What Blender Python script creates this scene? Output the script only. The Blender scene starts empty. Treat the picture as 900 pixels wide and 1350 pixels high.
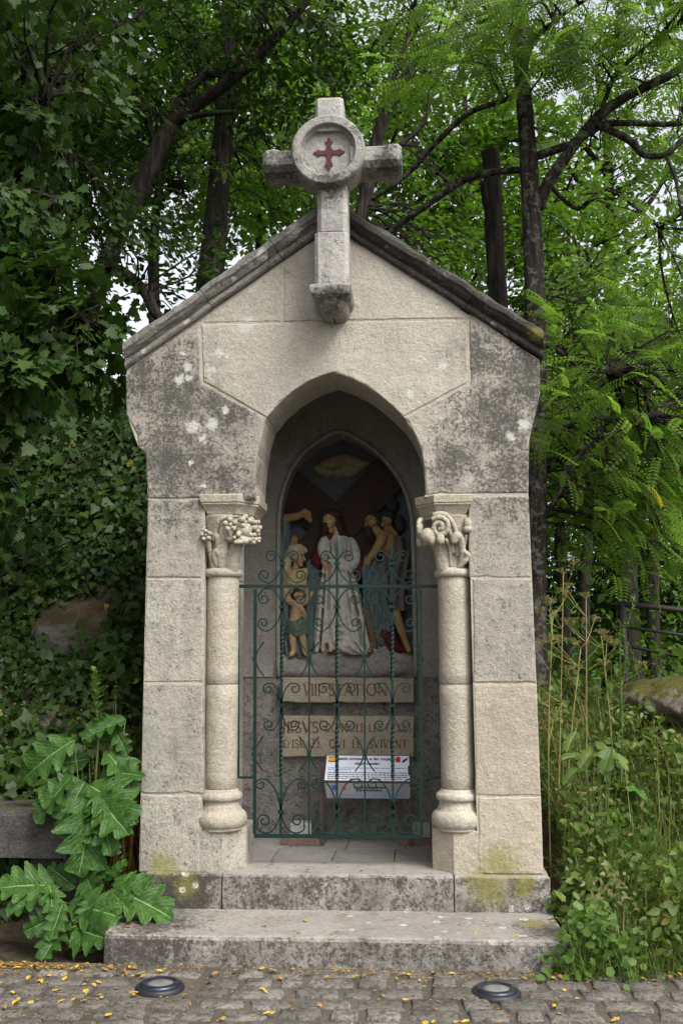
import bpy, math, random
import numpy as np
from mathutils import Vector, Matrix, Euler, noise as mnoise

random.seed(7)
RNG = np.random.default_rng(11)
rad = math.radians
scene = bpy.context.scene
col = scene.collection

# ------------------------------------------------------------------ camera
CAM = Vector((0.466, -6.10, 1.60))
PITCH, YAW, ROLL = 7.8, 4.2, -0.30
FPX = 1350.0
ROT = (Matrix.Rotation(rad(YAW), 3, 'Z') @ Matrix.Rotation(rad(90 + PITCH), 3, 'X')
       @ Matrix.Rotation(rad(ROLL), 3, 'Z'))
cam_data = bpy.data.cameras.new('camera')
cam = bpy.data.objects.new('camera', cam_data)
col.objects.link(cam)
cam.location = CAM
cam.rotation_euler = ROT.to_euler()
cam_data.sensor_fit = 'VERTICAL'
cam_data.sensor_height = 36.0
cam_data.lens = 36.0
cam_data.clip_start = 0.05
cam_data.clip_end = 2000
scene.camera = cam

# ------------------------------------------------------------------ sky, sun, exposure
SUN_DIR = Vector((0.55, -0.62, 0.98)).normalized()      # towards the sun
world = bpy.data.worlds.new('World')
scene.world = world
world.use_nodes = True
wn = world.node_tree
wn.nodes.clear()
sky = wn.nodes.new('ShaderNodeTexSky')
sky.sky_type = 'NISHITA'
sky.sun_disc = False
sky.sun_elevation = math.asin(SUN_DIR.z)
sky.sun_rotation = math.atan2(SUN_DIR.x, SUN_DIR.y)
sky.air_density = 1.0
sky.dust_density = 4.0
sky.ozone_density = 1.0
hsv = wn.nodes.new('ShaderNodeHueSaturation')
hsv.inputs['Saturation'].default_value = 0.22
bg = wn.nodes.new('ShaderNodeBackground')
bg.inputs['Strength'].default_value = 0.14
wo = wn.nodes.new('ShaderNodeOutputWorld')
wn.links.new(sky.outputs[0], hsv.inputs['Color'])
wn.links.new(hsv.outputs[0], bg.inputs['Color'])
wn.links.new(bg.outputs[0], wo.inputs['Surface'])

sun_data = bpy.data.lights.new('sun', 'SUN')
sun_data.energy = 1.3
sun_data.angle = rad(24)
sun_data.color = (1.0, 0.96, 0.90)
sun = bpy.data.objects.new('sun', sun_data)
col.objects.link(sun)
sun.rotation_euler = (-SUN_DIR).to_track_quat('-Z', 'Y').to_euler()
sun.location = (6, -8, 12)

scene.render.engine = 'CYCLES'
scene.cycles.use_denoising = True
scene.cycles.max_bounces = 6
scene.cycles.diffuse_bounces = 4
scene.cycles.transmission_bounces = 4
scene.cycles.transparent_max_bounces = 4
scene.cycles.sample_clamp_indirect = 8
scene.view_settings.view_transform = 'Standard'
scene.view_settings.look = 'None'
scene.view_settings.gamma = 1.0
scene.view_settings.exposure = 1.26
scene.view_settings.use_curve_mapping = False

# ------------------------------------------------------------------ pixel -> place
def ray(px, py):
    return ROT @ Vector(((px - 450) / FPX, -(py - 675) / FPX, -1.0))
def P(px, py, Y):
    """the point on the vertical plane at depth Y seen at a photo pixel"""
    d = ray(px, py)
    return CAM + d * ((Y - CAM.y) / d.y)
def PG(px, py, z):
    d = ray(px, py)
    return CAM + d * ((z - CAM.z) / d.z)
def F(px, py, Y=0.0):
    p = P(px, py, Y)
    return (p.x, p.z)
def ppm(Y):
    return FPX / (Y - CAM.y) * 0.99
def lerp(a, b, t): return a + (b - a) * t
def sstep(a, b, x):
    t = min(1, max(0, (x - a) / (b - a)))
    return t * t * (3 - 2 * t)

# ------------------------------------------------------------------ objects
def link(name, mesh, parent=None, loc=None, rot=None, scale=None):
    o = bpy.data.objects.new(name, mesh)
    col.objects.link(o)
    if parent is not None: o.parent = parent
    if loc is not None: o.location = loc
    if rot is not None: o.rotation_euler = rot
    if scale is not None: o.scale = scale
    return o
def mk(name, verts, faces, mat=None, smooth=False):
    me = bpy.data.meshes.new(name)
    me.from_pydata([tuple(v) for v in verts], [], [tuple(f) for f in faces])
    if mat: me.materials.append(mat)
    if smooth: me.polygons.foreach_set('use_smooth', [True] * len(me.polygons))
    me.update()
    return me
def mk_np(name, V, Fa, mat=None, smooth=False, attrs=None):
    """V (n,3) float array, Fa (m,k) int array with constant k"""
    me = bpy.data.meshes.new(name)
    V = np.asarray(V, dtype=np.float32); Fa = np.asarray(Fa, dtype=np.int32)
    n, (m, k) = len(V), Fa.shape
    me.vertices.add(n); me.vertices.foreach_set('co', V.ravel())
    me.loops.add(m * k); me.loops.foreach_set('vertex_index', Fa.ravel())
    me.polygons.add(m)
    me.polygons.foreach_set('loop_start', np.arange(0, m * k, k, dtype=np.int32))
    me.polygons.foreach_set('loop_total', np.full(m, k, dtype=np.int32))
    me.update(calc_edges=True)
    if smooth: me.polygons.foreach_set('use_smooth', np.ones(m, dtype=bool))
    if attrs:
        for an, arr in attrs.items():
            at = me.attributes.new(an, 'FLOAT', 'POINT')
            at.data.foreach_set('value', np.asarray(arr, dtype=np.float32))
    if mat: me.materials.append(mat)
    return me
def obj(name, verts, faces, mat, parent=None, smooth=False):
    return link(name, mk(name, verts, faces, mat, smooth), parent)
def tag(o, label=None, cat=None, group=None, kind=None):
    if label: o['label'] = label
    if cat: o['category'] = cat
    if group: o['group'] = group
    if kind: o['kind'] = kind
    return o
def thing(name, label, cat, loc=(0, 0, 0), group=None):
    o = bpy.data.objects.new(name, None)
    col.objects.link(o)
    o.location = loc
    o.empty_display_size = 0.1
    return tag(o, label, cat, group)
class MB:
    """collects shapes into one mesh"""
    def __init__(self): self.v = []; self.f = []
    def add(self, v, f):
        b = len(self.v)
        self.v += [tuple(p) for p in v]
        self.f += [tuple(i + b for i in q) for q in f]
        return self
    def box(self, c, s, M=None):
        x, y, z = [k / 2 for k in s]
        vs = [Vector((a * x, b * y, d * z)) for d in (-1, 1) for b in (-1, 1) for a in (-1, 1)]
        if M is not None: vs = [M @ p for p in vs]
        return self.add([p + Vector(c) for p in vs],
                        [(0, 2, 3, 1), (4, 5, 7, 6), (0, 1, 5, 4), (2, 6, 7, 3), (0, 4, 6, 2), (1, 3, 7, 5)])
    def build(self, name, mat, parent=None, smooth=False):
        return obj(name, self.v, self.f, mat, parent, smooth)

def poly_offset(pts, d):
    """offset a closed 2D polygon inwards by d (counter-clockwise)"""
    n = len(pts); out = []
    for i in range(n):
        p0, p1, p2 = pts[i - 1], pts[i], pts[(i + 1) % n]
        e1 = (p1[0] - p0[0], p1[1] - p0[1]); e2 = (p2[0] - p1[0], p2[1] - p1[1])
        l1 = math.hypot(*e1) or 1e-9; l2 = math.hypot(*e2) or 1e-9
        n1 = (-e1[1] / l1, e1[0] / l1); n2 = (-e2[1] / l2, e2[0] / l2)
        mx, my = n1[0] + n2[0], n1[1] + n2[1]
        k = mx * mx + my * my
        s = d * 2 / max(k, 0.6)
        out.append((p1[0] + mx * s, p1[1] + my * s))
    return out
def area2(pts):
    return 0.5 * sum(pts[i][0] * pts[(i + 1) % len(pts)][1] - pts[(i + 1) % len(pts)][0] * pts[i][1] for i in range(len(pts)))
def ccw(pts): return pts if area2(pts) > 0 else pts[::-1]
def rough(pts, step, amp, seed=0):
    """subdivide a polygon's edges and jitter the new points a little: worn stone edges"""
    r = random.Random(seed); out = []
    n = len(pts)
    for i in range(n):
        a, b = pts[i], pts[(i + 1) % n]
        L = math.dist(a, b); k = max(1, int(L / step))
        nx, ny = -(b[1] - a[1]) / max(L, 1e-9), (b[0] - a[0]) / max(L, 1e-9)
        for j in range(k):
            t = j / k
            if j: t += r.uniform(-.25, .25) / k
            q = (r.random() ** 3) * amp * (1 if r.random() < .8 else 2.2)
            out.append((lerp(a[0], b[0], t) + nx * q, lerp(a[1], b[1], t) + ny * q))
    return out
def prism(pts, y0, y1, bev=0.006, axis='Y'):
    """a block: polygon (X,Z) pushed from y0 to y1 with a rounded front arris"""
    pts = ccw(pts); n = len(pts)
    rings = [(poly_offset(pts, bev), y0), (poly_offset(pts, bev * .3), y0 + bev * .3), (pts, y0 + bev), (pts, y1)] if bev else [(pts, y0), (pts, y1)]
    V = []; Fc = []
    for ps, y in rings:
        for (x, z) in ps:
            V.append((x, y, z) if axis == 'Y' else (x, z, -y))
    R = len(rings)
    Fc.append(tuple(range(n)))
    for k in range(R - 1):
        for i in range(n):
            a = k * n + i; b = k * n + (i + 1) % n
            Fc.append((a, a + n, b + n, b))
    Fc.append(tuple(reversed(range((R - 1) * n, R * n))))
    return V, Fc
def slab_xy(pts, z0, z1, bev=0.006):
    """a block from a plan polygon (X,Y), top at z1, rounded top arris"""
    V, Fc = prism(pts, -z1, -z0, bev, axis='Z')
    return V, Fc
def lathe(profile, cx, cy, seg=28):
    V = []; Fc = []
    for (r, z) in profile:
        for i in range(seg):
            a = 2 * math.pi * i / seg
            V.append((cx + r * math.cos(a), cy + r * math.sin(a), z))
    for k in range(len(profile) - 1):
        for i in range(seg):
            a = k * seg + i; b = k * seg + (i + 1) % seg
            Fc.append((a, b, b + seg, a + seg))
    Fc.append(tuple(reversed(range(seg)))); Fc.append(tuple(range((len(profile) - 1) * seg, len(profile) * seg)))
    return V, Fc
def catmull(pts, per=6, closed=False):
    pts = [Vector(p) for p in pts]; out = []
    n = len(pts)
    for i in range(n - 1):
        p0 = pts[max(i - 1, 0)]; p1 = pts[i]; p2 = pts[i + 1]; p3 = pts[min(i + 2, n - 1)]
        for j in range(per):
            t = j / per
            out.append(0.5 * ((2 * p1) + (p2 - p0) * t + (2 * p0 - 5 * p1 + 4 * p2 - p3) * t * t + (3 * p1 - p0 - 3 * p2 + p3) * t ** 3))
    out.append(pts[-1])
    return out
def tube(points, radii, sides=8, cap=True, twist=0.0, squash=1.0):
    pts = [Vector(p) for p in points]; n = len(pts)
    V = []; Fc = []
    t0 = (pts[1] - pts[0]).normalized()
    up = Vector((0, 1, 0)) if abs(t0.y) < .9 else Vector((1, 0, 0))
    u = t0.cross(up).normalized()
    for i in range(n):
        t = (pts[min(i + 1, n - 1)] - pts[max(i - 1, 0)])
        if t.length < 1e-9: t = t0
        t = t.normalized()
        u = (u - t * u.dot(t))
        u = u.normalized() if u.length > 1e-6 else t.orthogonal().normalized()
        w = t.cross(u)
        r = radii[i] if hasattr(radii, '__len__') else radii
        for k in range(sides):
            a = 2 * math.pi * k / sides + twist * i + (math.pi / 4 if sides == 4 else 0)
            V.append(pts[i] + (u * math.cos(a) + w * math.sin(a) * squash) * r)
    for i in range(n - 1):
        for k in range(sides):
            a = i * sides + k; b = i * sides + (k + 1) % sides
            Fc.append((a, b, b + sides, a + sides))
    if cap:
        Fc.append(tuple(reversed(range(sides)))); Fc.append(tuple(range((n - 1) * sides, n * sides)))
    return V, Fc

# ------------------------------------------------------------------ sculpted forms (distance fields -> surface)
def surfnet(f, lo, hi, h):
    lo = np.array(lo, float); hi = np.array(hi, float)
    n = np.ceil((hi - lo) / h).astype(int) + 1
    ax = [lo[i] + h * np.arange(n[i]) for i in range(3)]
    X, Y, Z = np.meshgrid(*ax, indexing='ij')
    D = f(X.astype(np.float32), Y.astype(np.float32), Z.astype(np.float32))
    D[0] = D[-1] = 1; D[:, 0] = D[:, -1] = 1; D[:, :, 0] = D[:, :, -1] = 1
    S = D < 0
    c = [n[0] - 1, n[1] - 1, n[2] - 1]
    acc = np.zeros((*c, 3)); cnt = np.zeros(c)
    corners = [(i, j, k) for i in (0, 1) for j in (0, 1) for k in (0, 1)]
    for a in corners:
        for d in range(3):
            if a[d]: continue
            b = list(a); b[d] = 1
            sa = tuple(slice(a[q], a[q] + c[q]) for q in range(3)); sb = tuple(slice(b[q], b[q] + c[q]) for q in range(3))
            m = S[sa] != S[sb]
            if not m.any(): continue
            da, db = D[sa], D[sb]
            t = np.where(m, da / np.where(m, da - db, 1), 0)
            for q in range(3):
                acc[..., q] += np.where(m, a[q] + (t if q == d else 0), 0)
            cnt += m
    act = cnt > 0
    idx = -np.ones(c, int); idx[act] = np.arange(act.sum())
    I = np.argwhere(act)
    V = lo + h * (I + acc[act] / cnt[act][:, None])
    faces = []
    for d in range(3):
        e, g = [(1, 2), (2, 0), (0, 1)][d]
        sa = [slice(1, -1)] * 3; sa[d] = slice(0, c[d]); sb = list(sa); sb[d] = slice(1, c[d] + 1)
        A = S[tuple(sa)]; B = S[tuple(sb)]
        m = np.argwhere(A != B)
        if not len(m): continue
        flip = A[tuple(m.T)]
        base = m.copy(); base[:, e] += 1; base[:, g] += 1
        def at(de, dg):
            q = base.copy(); q[:, e] -= de; q[:, g] -= dg
            return idx[q[:, 0], q[:, 1], q[:, 2]]
        qd = np.stack([at(1, 1), at(0, 1), at(0, 0), at(1, 0)], 1)
        qd[~flip] = qd[~flip][:, ::-1]
        faces.append(qd)
    return V, np.concatenate(faces)
def smin(a, b, k):
    h = np.clip(0.5 + 0.5 * (b - a) / k, 0, 1)
    return b + (a - b) * h - k * h * (1 - h)
def cap_(X, Y, Z, a, b, ra, rb):
    a = np.array(a, float); b = np.array(b, float); d = b - a; L = (d * d).sum() + 1e-12
    t = np.clip(((X - a[0]) * d[0] + (Y - a[1]) * d[1] + (Z - a[2]) * d[2]) / L, 0, 1)
    return np.sqrt((X - a[0] - t * d[0]) ** 2 + (Y - a[1] - t * d[1]) ** 2 + (Z - a[2] - t * d[2]) ** 2) - (ra + (rb - ra) * t)
def ell_(X, Y, Z, c, r):
    q = np.sqrt(((X - c[0]) / r[0]) ** 2 + ((Y - c[1]) / r[1]) ** 2 + ((Z - c[2]) / r[2]) ** 2)
    return (q - 1) * min(r)
class Sculpt:
    """a list of blobs smoothly joined"""
    def __init__(self, k): self.k = k; self.items = []; self.lo = []; self.hi = []
    def cap(self, a, b, ra, rb=None, k=None):
        rb = ra if rb is None else rb
        m = max(ra, rb)
        self.lo.append(np.minimum(a, b) - m); self.hi.append(np.maximum(a, b) + m)
        self.items.append((lambda X, Y, Z: cap_(X, Y, Z, a, b, ra, rb), k or self.k)); return self
    def ell(self, c, r, k=None):
        self.lo.append(np.array(c) - r); self.hi.append(np.array(c) + r)
        self.items.append((lambda X, Y, Z: ell_(X, Y, Z, c, r), k or self.k)); return self
    def path(self, pts, radii, k=None, per=4):
        p = catmull(pts, per); n = len(p) - 1
        rr = [float(np.interp(i / n, np.linspace(0, 1, len(radii)), radii)) for i in range(n + 1)]
        for i in range(n): self.cap(tuple(p[i]), tuple(p[i + 1]), rr[i], rr[i + 1], k)
        return self
    def fn(self, f, lo, hi, k=None):
        self.lo.append(np.array(lo, float)); self.hi.append(np.array(hi, float)); self.items.append((f, k or self.k)); return self
    def mesh(self, h, post=None, pad=3):
        lo = np.min(self.lo, 0) - pad * h; hi = np.max(self.hi, 0) + pad * h
        def f(X, Y, Z):
            D = np.full(X.shape, 1e3, np.float32)
            for (g, k), l, u in zip(self.items, self.lo, self.hi):
                m = k + 2.5 * h
                s = tuple(slice(max(0, int((l[q] - m - lo[q]) / h)), int((u[q] + m - lo[q]) / h) + 2) for q in range(3))
                D[s] = smin(D[s], g(X[s], Y[s], Z[s]), k)
            if post is not None: D = post(D, X, Y, Z)
            return D
        return surfnet(f, lo, hi, h)

# ------------------------------------------------------------------ materials
class N:
    """short hand for building a node tree"""
    def __init__(self, name):
        self.m = bpy.data.materials.new(name); self.m.use_nodes = True
        self.t = self.m.node_tree; self.t.nodes.clear()
        self.out = self.t.nodes.new('ShaderNodeOutputMaterial')
        self.geo = self.t.nodes.new('ShaderNodeNewGeometry')
        self.tc = self.t.nodes.new('ShaderNodeTexCoord')
    def _in(self, sock, v):
        if v is None: return
        if hasattr(v, 'is_output'): self.t.links.new(v, sock)
        else:
            if isinstance(v, (tuple, list)) and len(v) == 3 and sock.type == 'RGBA': v = (*v, 1)
            sock.default_value = v
    @property
    def pos(self): return self.geo.outputs['Position']
    @property
    def gen(self): return self.tc.outputs['Object']
    def noise(self, scale, detail=5, rough=.6, vec=None, dist=0.0):
        n = self.t.nodes.new('ShaderNodeTexNoise')
        n.inputs['Scale'].default_value = scale; n.inputs['Detail'].default_value = detail
        n.inputs['Roughness'].default_value = rough; n.inputs['Distortion'].default_value = dist
        self._in(n.inputs['Vector'], vec if vec is not None else self.pos)
        return n.outputs['Fac']
    def noisec(self, scale, detail=3):
        n = self.t.nodes.new('ShaderNodeTexNoise')
        n.inputs['Scale'].default_value = scale; n.inputs['Detail'].default_value = detail
        self._in(n.inputs['Vector'], self.pos)
        return n.outputs['Color']
    def voro(self, scale, vec=None, feature='F1', rnd=1.0):
        n = self.t.nodes.new('ShaderNodeTexVoronoi'); n.feature = feature
        n.inputs['Scale'].default_value = scale; n.inputs['Randomness'].default_value = rnd
        self._in(n.inputs['Vector'], vec if vec is not None else self.pos)
        return n.outputs['Distance']
    def ramp(self, fac, a, b, ca=0.0, cb=1.0):
        n = self.t.nodes.new('ShaderNodeMapRange'); n.interpolation_type = 'SMOOTHSTEP'
        n.inputs['From Min'].default_value = a; n.inputs['From Max'].default_value = b
        n.inputs['To Min'].default_value = ca; n.inputs['To Max'].default_value = cb
        self._in(n.inputs['Value'], fac); return n.outputs['Result']
    def math(self, op, a, b=None, clamp=False):
        n = self.t.nodes.new('ShaderNodeMath'); n.operation = op; n.use_clamp = clamp
        self._in(n.inputs[0], a); self._in(n.inputs[1], b); return n.outputs[0]
    def vmath(self, op, a, b=None):
        n = self.t.nodes.new('ShaderNodeVectorMath'); n.operation = op
        self._in(n.inputs[0], a); self._in(n.inputs[1], b)
        return n.outputs['Value'] if op in ('DISTANCE', 'LENGTH', 'DOT_PRODUCT') else n.outputs[0]
    def mix(self, fac, a, b, mode='MIX'):
        n = self.t.nodes.new('ShaderNodeMix'); n.data_type = 'RGBA'; n.blend_type = mode
        self._in(n.inputs[0], fac); self._in(n.inputs[6], a); self._in(n.inputs[7], b); return n.outputs[2]
    def scale3(self, c, f):
        n = self.t.nodes.new('ShaderNodeVectorMath'); n.operation = 'SCALE'
        self._in(n.inputs[0], c); self._in(n.inputs['Scale'], f); return n.outputs[0]
    def sep(self, v):
        n = self.t.nodes.new('ShaderNodeSeparateXYZ'); self._in(n.inputs[0], v); return n.outputs
    def orand(self):
        n = self.t.nodes.new('ShaderNodeObjectInfo'); return n.outputs['Random']
    def attr(self, name):
        n = self.t.nodes.new('ShaderNodeAttribute'); n.attribute_name = name; return n.outputs['Fac']
    def bump(self, h, strength=.4, dist=.01, normal=None):
        n = self.t.nodes.new('ShaderNodeBump')
        n.inputs['Strength'].default_value = strength; n.inputs['Distance'].default_value = dist
        self._in(n.inputs['Height'], h)
        if normal is not None: self._in(n.inputs['Normal'], normal)
        return n.outputs[0]
    def spots(self, pts, warp=.02, wscale=20.0):
        """soft field: 1 at each given place falling to 0 at its radius, with a ragged edge"""
        v = self.vmath('ADD', self.pos, self.scale3(self.vmath('SUBTRACT', self.noisec(wscale), (.5, .5, .5)), warp * 2))
        r = None
        for p, rd in pts:
            d = self.math('DIVIDE', self.vmath('DISTANCE', v, tuple(p)), rd)
            d = self.math('SUBTRACT', 1.0, d)
            r = d if r is None else self.math('MAXIMUM', r, d)
        return r
    def principled(self, color, rough=.85, normal=None, spec=.3, metal=0.0, coat=0.0):
        n = self.t.nodes.new('ShaderNodeBsdfPrincipled')
        self._in(n.inputs['Base Color'], color); self._in(n.inputs['Roughness'], rough)
        n.inputs['Specular IOR Level'].default_value = spec; n.inputs['Metallic'].default_value = metal
        if coat: n.inputs['Coat Weight'].default_value = coat
        if normal is not None: self._in(n.inputs['Normal'], normal)
        self.t.links.new(n.outputs[0], self.out.inputs['Surface'])
        return self.m

def stone(name, ca, cb, crust=None, crust_amt=.5, crust_col=(.062, .060, .054), lichen=None, lich_rand=0.0,
          yellow=None, yellow_amt=0.0, pits=.5, tone=.16, fine=70.0, gain=.30, riser=0.0, mottle=.12):
    m = N(name)
    big = m.noise(2.3, 6, .62); mid = m.noise(11, 6, .65); fin = m.noise(fine, 4, .7)
    c = m.mix(m.ramp(big, .3, .7), ca, cb)
    c = m.mix(m.ramp(mid, .35, .75, 0, .45), c, tuple(k * .68 for k in ca))
    v = m.math('ADD', m.ramp(fin, .2, .8, .80, 1.16), m.ramp(m.orand(), 0, 1, -tone / 2, tone / 2))
    c = m.scale3(c, v)
    # dark crust with a shape of its own: a soft veil and hard specks on it
    fld = None
    if crust: fld = m.math('MULTIPLY', m.math('MAXIMUM', m.spots(crust, .10, 4.0), 0.0), gain)
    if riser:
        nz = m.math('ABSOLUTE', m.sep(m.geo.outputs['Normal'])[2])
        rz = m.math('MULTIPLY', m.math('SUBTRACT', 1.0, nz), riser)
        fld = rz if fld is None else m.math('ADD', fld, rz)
    k_ = (crust_amt - .35) * .42
    veil = m.math('ADD', m.math('MULTIPLY', m.noise(4.5, 7, .65, dist=.4), .55), m.math('MULTIPLY', m.noise(17, 6, .75), .5))
    strk = m.noise(1.0, 6, .7, vec=m.vmath('MULTIPLY', m.pos, (14, 14, 1.6)), dist=.3)
    veil = m.math('ADD', veil, m.math('MULTIPLY', m.math('SUBTRACT', strk, .5), .55))
    veil = m.math('ADD', veil, k_)
    speck = m.math('ADD', m.math('MULTIPLY', m.noise(48, 6, .78), .68), m.math('MULTIPLY', m.noise(11, 5, .7), .36))
    speck = m.math('ADD', speck, k_)
    if fld is not None:
        veil = m.math('ADD', veil, fld); speck = m.math('ADD', speck, m.math('MULTIPLY', fld, .55))
    c = m.mix(m.ramp(veil, .52, .86, 0, .80), c, tuple(lerp(p_, q_, .72) for p_, q_ in zip(cb, crust_col)))
    c = m.mix(m.ramp(speck, .585, .66, 0, .78), c, tuple(q_ * .8 for q_ in crust_col))
    # speckle of the weathered surface
    sp_ = m.math('ADD', m.math('MULTIPLY', m.noise(42, 4, .7), .65), m.math('MULTIPLY', m.noise(110, 2, .5), .35))
    c = m.scale3(c, m.ramp(sp_, .36, .64, 1 - mottle, 1 + mottle * .6))
    if yellow:
        f = m.math('MULTIPLY', m.math('MAXIMUM', m.spots(yellow, .05, 8.0), 0.0), 1.0)
        g = m.math('ADD', m.math('MULTIPLY', f, .55), m.math('MULTIPLY', m.noise(26, 8, .8), 1.0))
        c = m.mix(m.ramp(g, .66, .95, 0, .7), c, (.19, .175, .045))
    if yellow_amt:
        c = m.mix(m.ramp(m.noise(7, 7, .7), .60, .75, 0, yellow_amt), c, (.24, .19, .07))
    if lichen:
        s = m.spots(lichen, .035, 26.0)
        s = m.math('ADD', s, m.math('MULTIPLY', m.math('SUBTRACT', m.noise(70, 4, .7), .5), 1.1))
        c = m.mix(m.ramp(s, .02, .50, 0, .85), c, (.46, .455, .42))
    if lich_rand:
        vv = m.vmath('ADD', m.pos, m.scale3(m.noisec(30), .03))
        s = m.voro(9.0, vv); k = m.noise(3.0, 2)
        sp = m.math('MULTIPLY', m.ramp(s, .16, .24, 1, 0), m.ramp(k, .5, .62))
        sp = m.math('MULTIPLY', sp, m.ramp(m.noise(90, 3), .35, .6))
        c = m.mix(m.math('MULTIPLY', sp, lich_rand), c, (.55, .54, .50))
    pit = m.ramp(m.voro(85.0), .05, .35)
    hgt = m.math('ADD', m.math('MULTIPLY', m.noise(45, 6, .75), .7), m.math('MULTIPLY', pit, .25 * pits))
    hgt = m.math('ADD', hgt, m.math('MULTIPLY', m.noise(8, 5, .65), 1.5))
    nb = m.bump(hgt, .75, .018)
    return m.principled(c, .93, nb, spec=.15)
def plain(name, c, rough=.6, var=.12, bump=.15, scale=30.0, metal=0.0, spec=.4):
    m = N(name)
    n1 = m.noise(scale, 4, .65)
    cc = m.scale3(m.mix(m.ramp(m.noise(scale * .23, 4), .3, .7, 0, .5), c, tuple(k * .7 for k in c)), m.ramp(n1, .2, .8, 1 - var, 1 + var))
    return m.principled(cc, rough, m.bump(n1, bump, .01) if bump else None, spec, metal)
def leafmat(name, ca, cb, cc=None, trans=.45, gloss=.3, rough=.5, veins=False):
    m = N(name)
    r = m.attr('rnd')
    c = m.mix(r, ca, cb)
    c = m.mix(m.ramp(m.noise(3.0, 3), .35, .65, 0, .5), c, tuple(k * .72 for k in ca))
    if cc is not None: c = m.mix(m.ramp(r, .93, .96), c, cc)
    nrm_ = None
    if veins:
        lu, lv = m.attr('lu'), m.attr('lv')
        fr = m.math('FRACT', m.math('SUBTRACT', m.math('MULTIPLY', lu, 12.0), m.math('MULTIPLY', lv, 2.6)))
        vv = m.ramp(m.math('ABSOLUTE', m.math('SUBTRACT', fr, .5)), .36, .5)
        c = m.mix(m.math('MULTIPLY', vv, .45), c, (.10, .20, .05))
        c = m.scale3(c, m.ramp(m.noise(28, 5, .7), .25, .75, .65, 1.3))
        nrm_ = m.bump(m.math('ADD', m.math('MULTIPLY', vv, -.6), m.noise(35, 4, .6)), .7, .012)
    d = m.t.nodes.new('ShaderNodeBsdfPrincipled')
    if nrm_ is not None: m._in(d.inputs['Normal'], nrm_)
    m._in(d.inputs['Base Color'], c); d.inputs['Roughness'].default_value = rough; d.inputs['Specular IOR Level'].default_value = gloss
    tr = m.t.nodes.new('ShaderNodeBsdfTranslucent')
    tcol = m.mix(.55, c, m.scale3(m.vmath('MULTIPLY', c, (1.25, 1.5, .45)), 1.3))
    m._in(tr.inputs['Color'], tcol)
    mx = m.t.nodes.new('ShaderNodeMixShader'); mx.inputs[0].default_value = trans
    m.t.links.new(d.outputs[0], mx.inputs[1]); m.t.links.new(tr.outputs[0], mx.inputs[2])
    m.t.links.new(mx.outputs[0], m.out.inputs['Surface'])
    return m.m
# ------------------------------------------------------------------ terrain
def ss(a, b, x):
    t = np.clip((np.asarray(x, float) - a) / (b - a), 0, 1)
    return t * t * (3 - 2 * t)
def H(X, Y):
    X = np.asarray(X, float); Y = np.asarray(Y, float)
    left = .55 * ss(.10, .40, Y) + np.clip(Y - .3, 0, 2.9) * 1.05 + np.clip(Y - 3.2, 0, 30) * .22
    left = left + np.clip(-3.0 - X, 0, 12) * .30 * ss(-.2, 2.5, Y)
    right = .85 * ss(-.75, 2.0, Y) - np.clip(Y - 3.4, 0, 12) * .55
    right = right + .25 * ss(2.2, 4.0, X) * ss(-.6, .6, Y)
    mid = .30 * ss(0, 1.0, Y) + np.clip(Y - 1.7, 0, 2) * .5
    w = ss(-1.30, -1.62, X); r = ss(1.15, 1.4, X)
    back = ss(2.2, 4.5, Y)
    w = np.maximum(w, back * ss(2.5, -3.0, X)); r = np.maximum(r * (1 - back), back * (1 - ss(2.5, -3.0, X)))
    z = left * w + right * r + mid * np.clip(1 - w - r, 0, 1)
    z = z + np.clip(Y - 26, 0, 45) * .26 * r
    rough = .05 * np.sin(X * 3.1 + Y * 1.7) * np.cos(Y * 2.6 - X) + .03 * np.sin(X * 7.3) * np.sin(Y * 6.1)
    return z + rough * ss(-.3, .5, Y) - .02

M = {}
m = N('soil')
c = m.mix(m.ramp(m.noise(6, 6), .35, .65), (.045, .034, .022), (.085, .068, .045))
c = m.mix(m.ramp(m.noise(2, 6), .5, .65, 0, .7), c, (.03, .045, .014))
far_ = m.ramp(m.sep(m.pos)[1], 3.0, 7.0)
c = m.mix(far_, c, m.mix(m.ramp(m.noise(1.5, 7, .7), .35, .65), (.018, .04, .008), (.05, .085, .018)))
M['soil'] = m.principled(m.scale3(c, m.ramp(m.noise(60, 4), .2, .8, .6, 1.35)), .95, m.bump(m.noise(25, 7, .75), .8, .03), spec=.1)

gx = np.concatenate([np.linspace(-120, -8, 18)[:-1], np.linspace(-8, 8, 130), np.linspace(8, 120, 18)[1:]])
gy = np.concatenate([np.linspace(-60, -7, 10)[:-1], np.linspace(-7, 9, 130), np.linspace(9, 160, 24)[1:]])
GX, GY = np.meshgrid(gx, gy, indexing='ij')
GZ = H(GX, GY) + RNG.normal(0, .008, GX.shape)
GZ = np.where((np.abs(GX) < 1.18) & (GY > -.5) & (GY < 1.8), -.05, GZ)
nx_, ny_ = GX.shape
ii = np.arange(nx_ * ny_).reshape(nx_, ny_)
Q = np.stack([ii[:-1, :-1], ii[1:, :-1], ii[1:, 1:], ii[:-1, 1:]], -1).reshape(-1, 4)
g = link('ground', mk_np('ground', np.stack([GX, GY, GZ], -1).reshape(-1, 3), Q, M['soil'], True))
tag(g, kind='structure')

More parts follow.
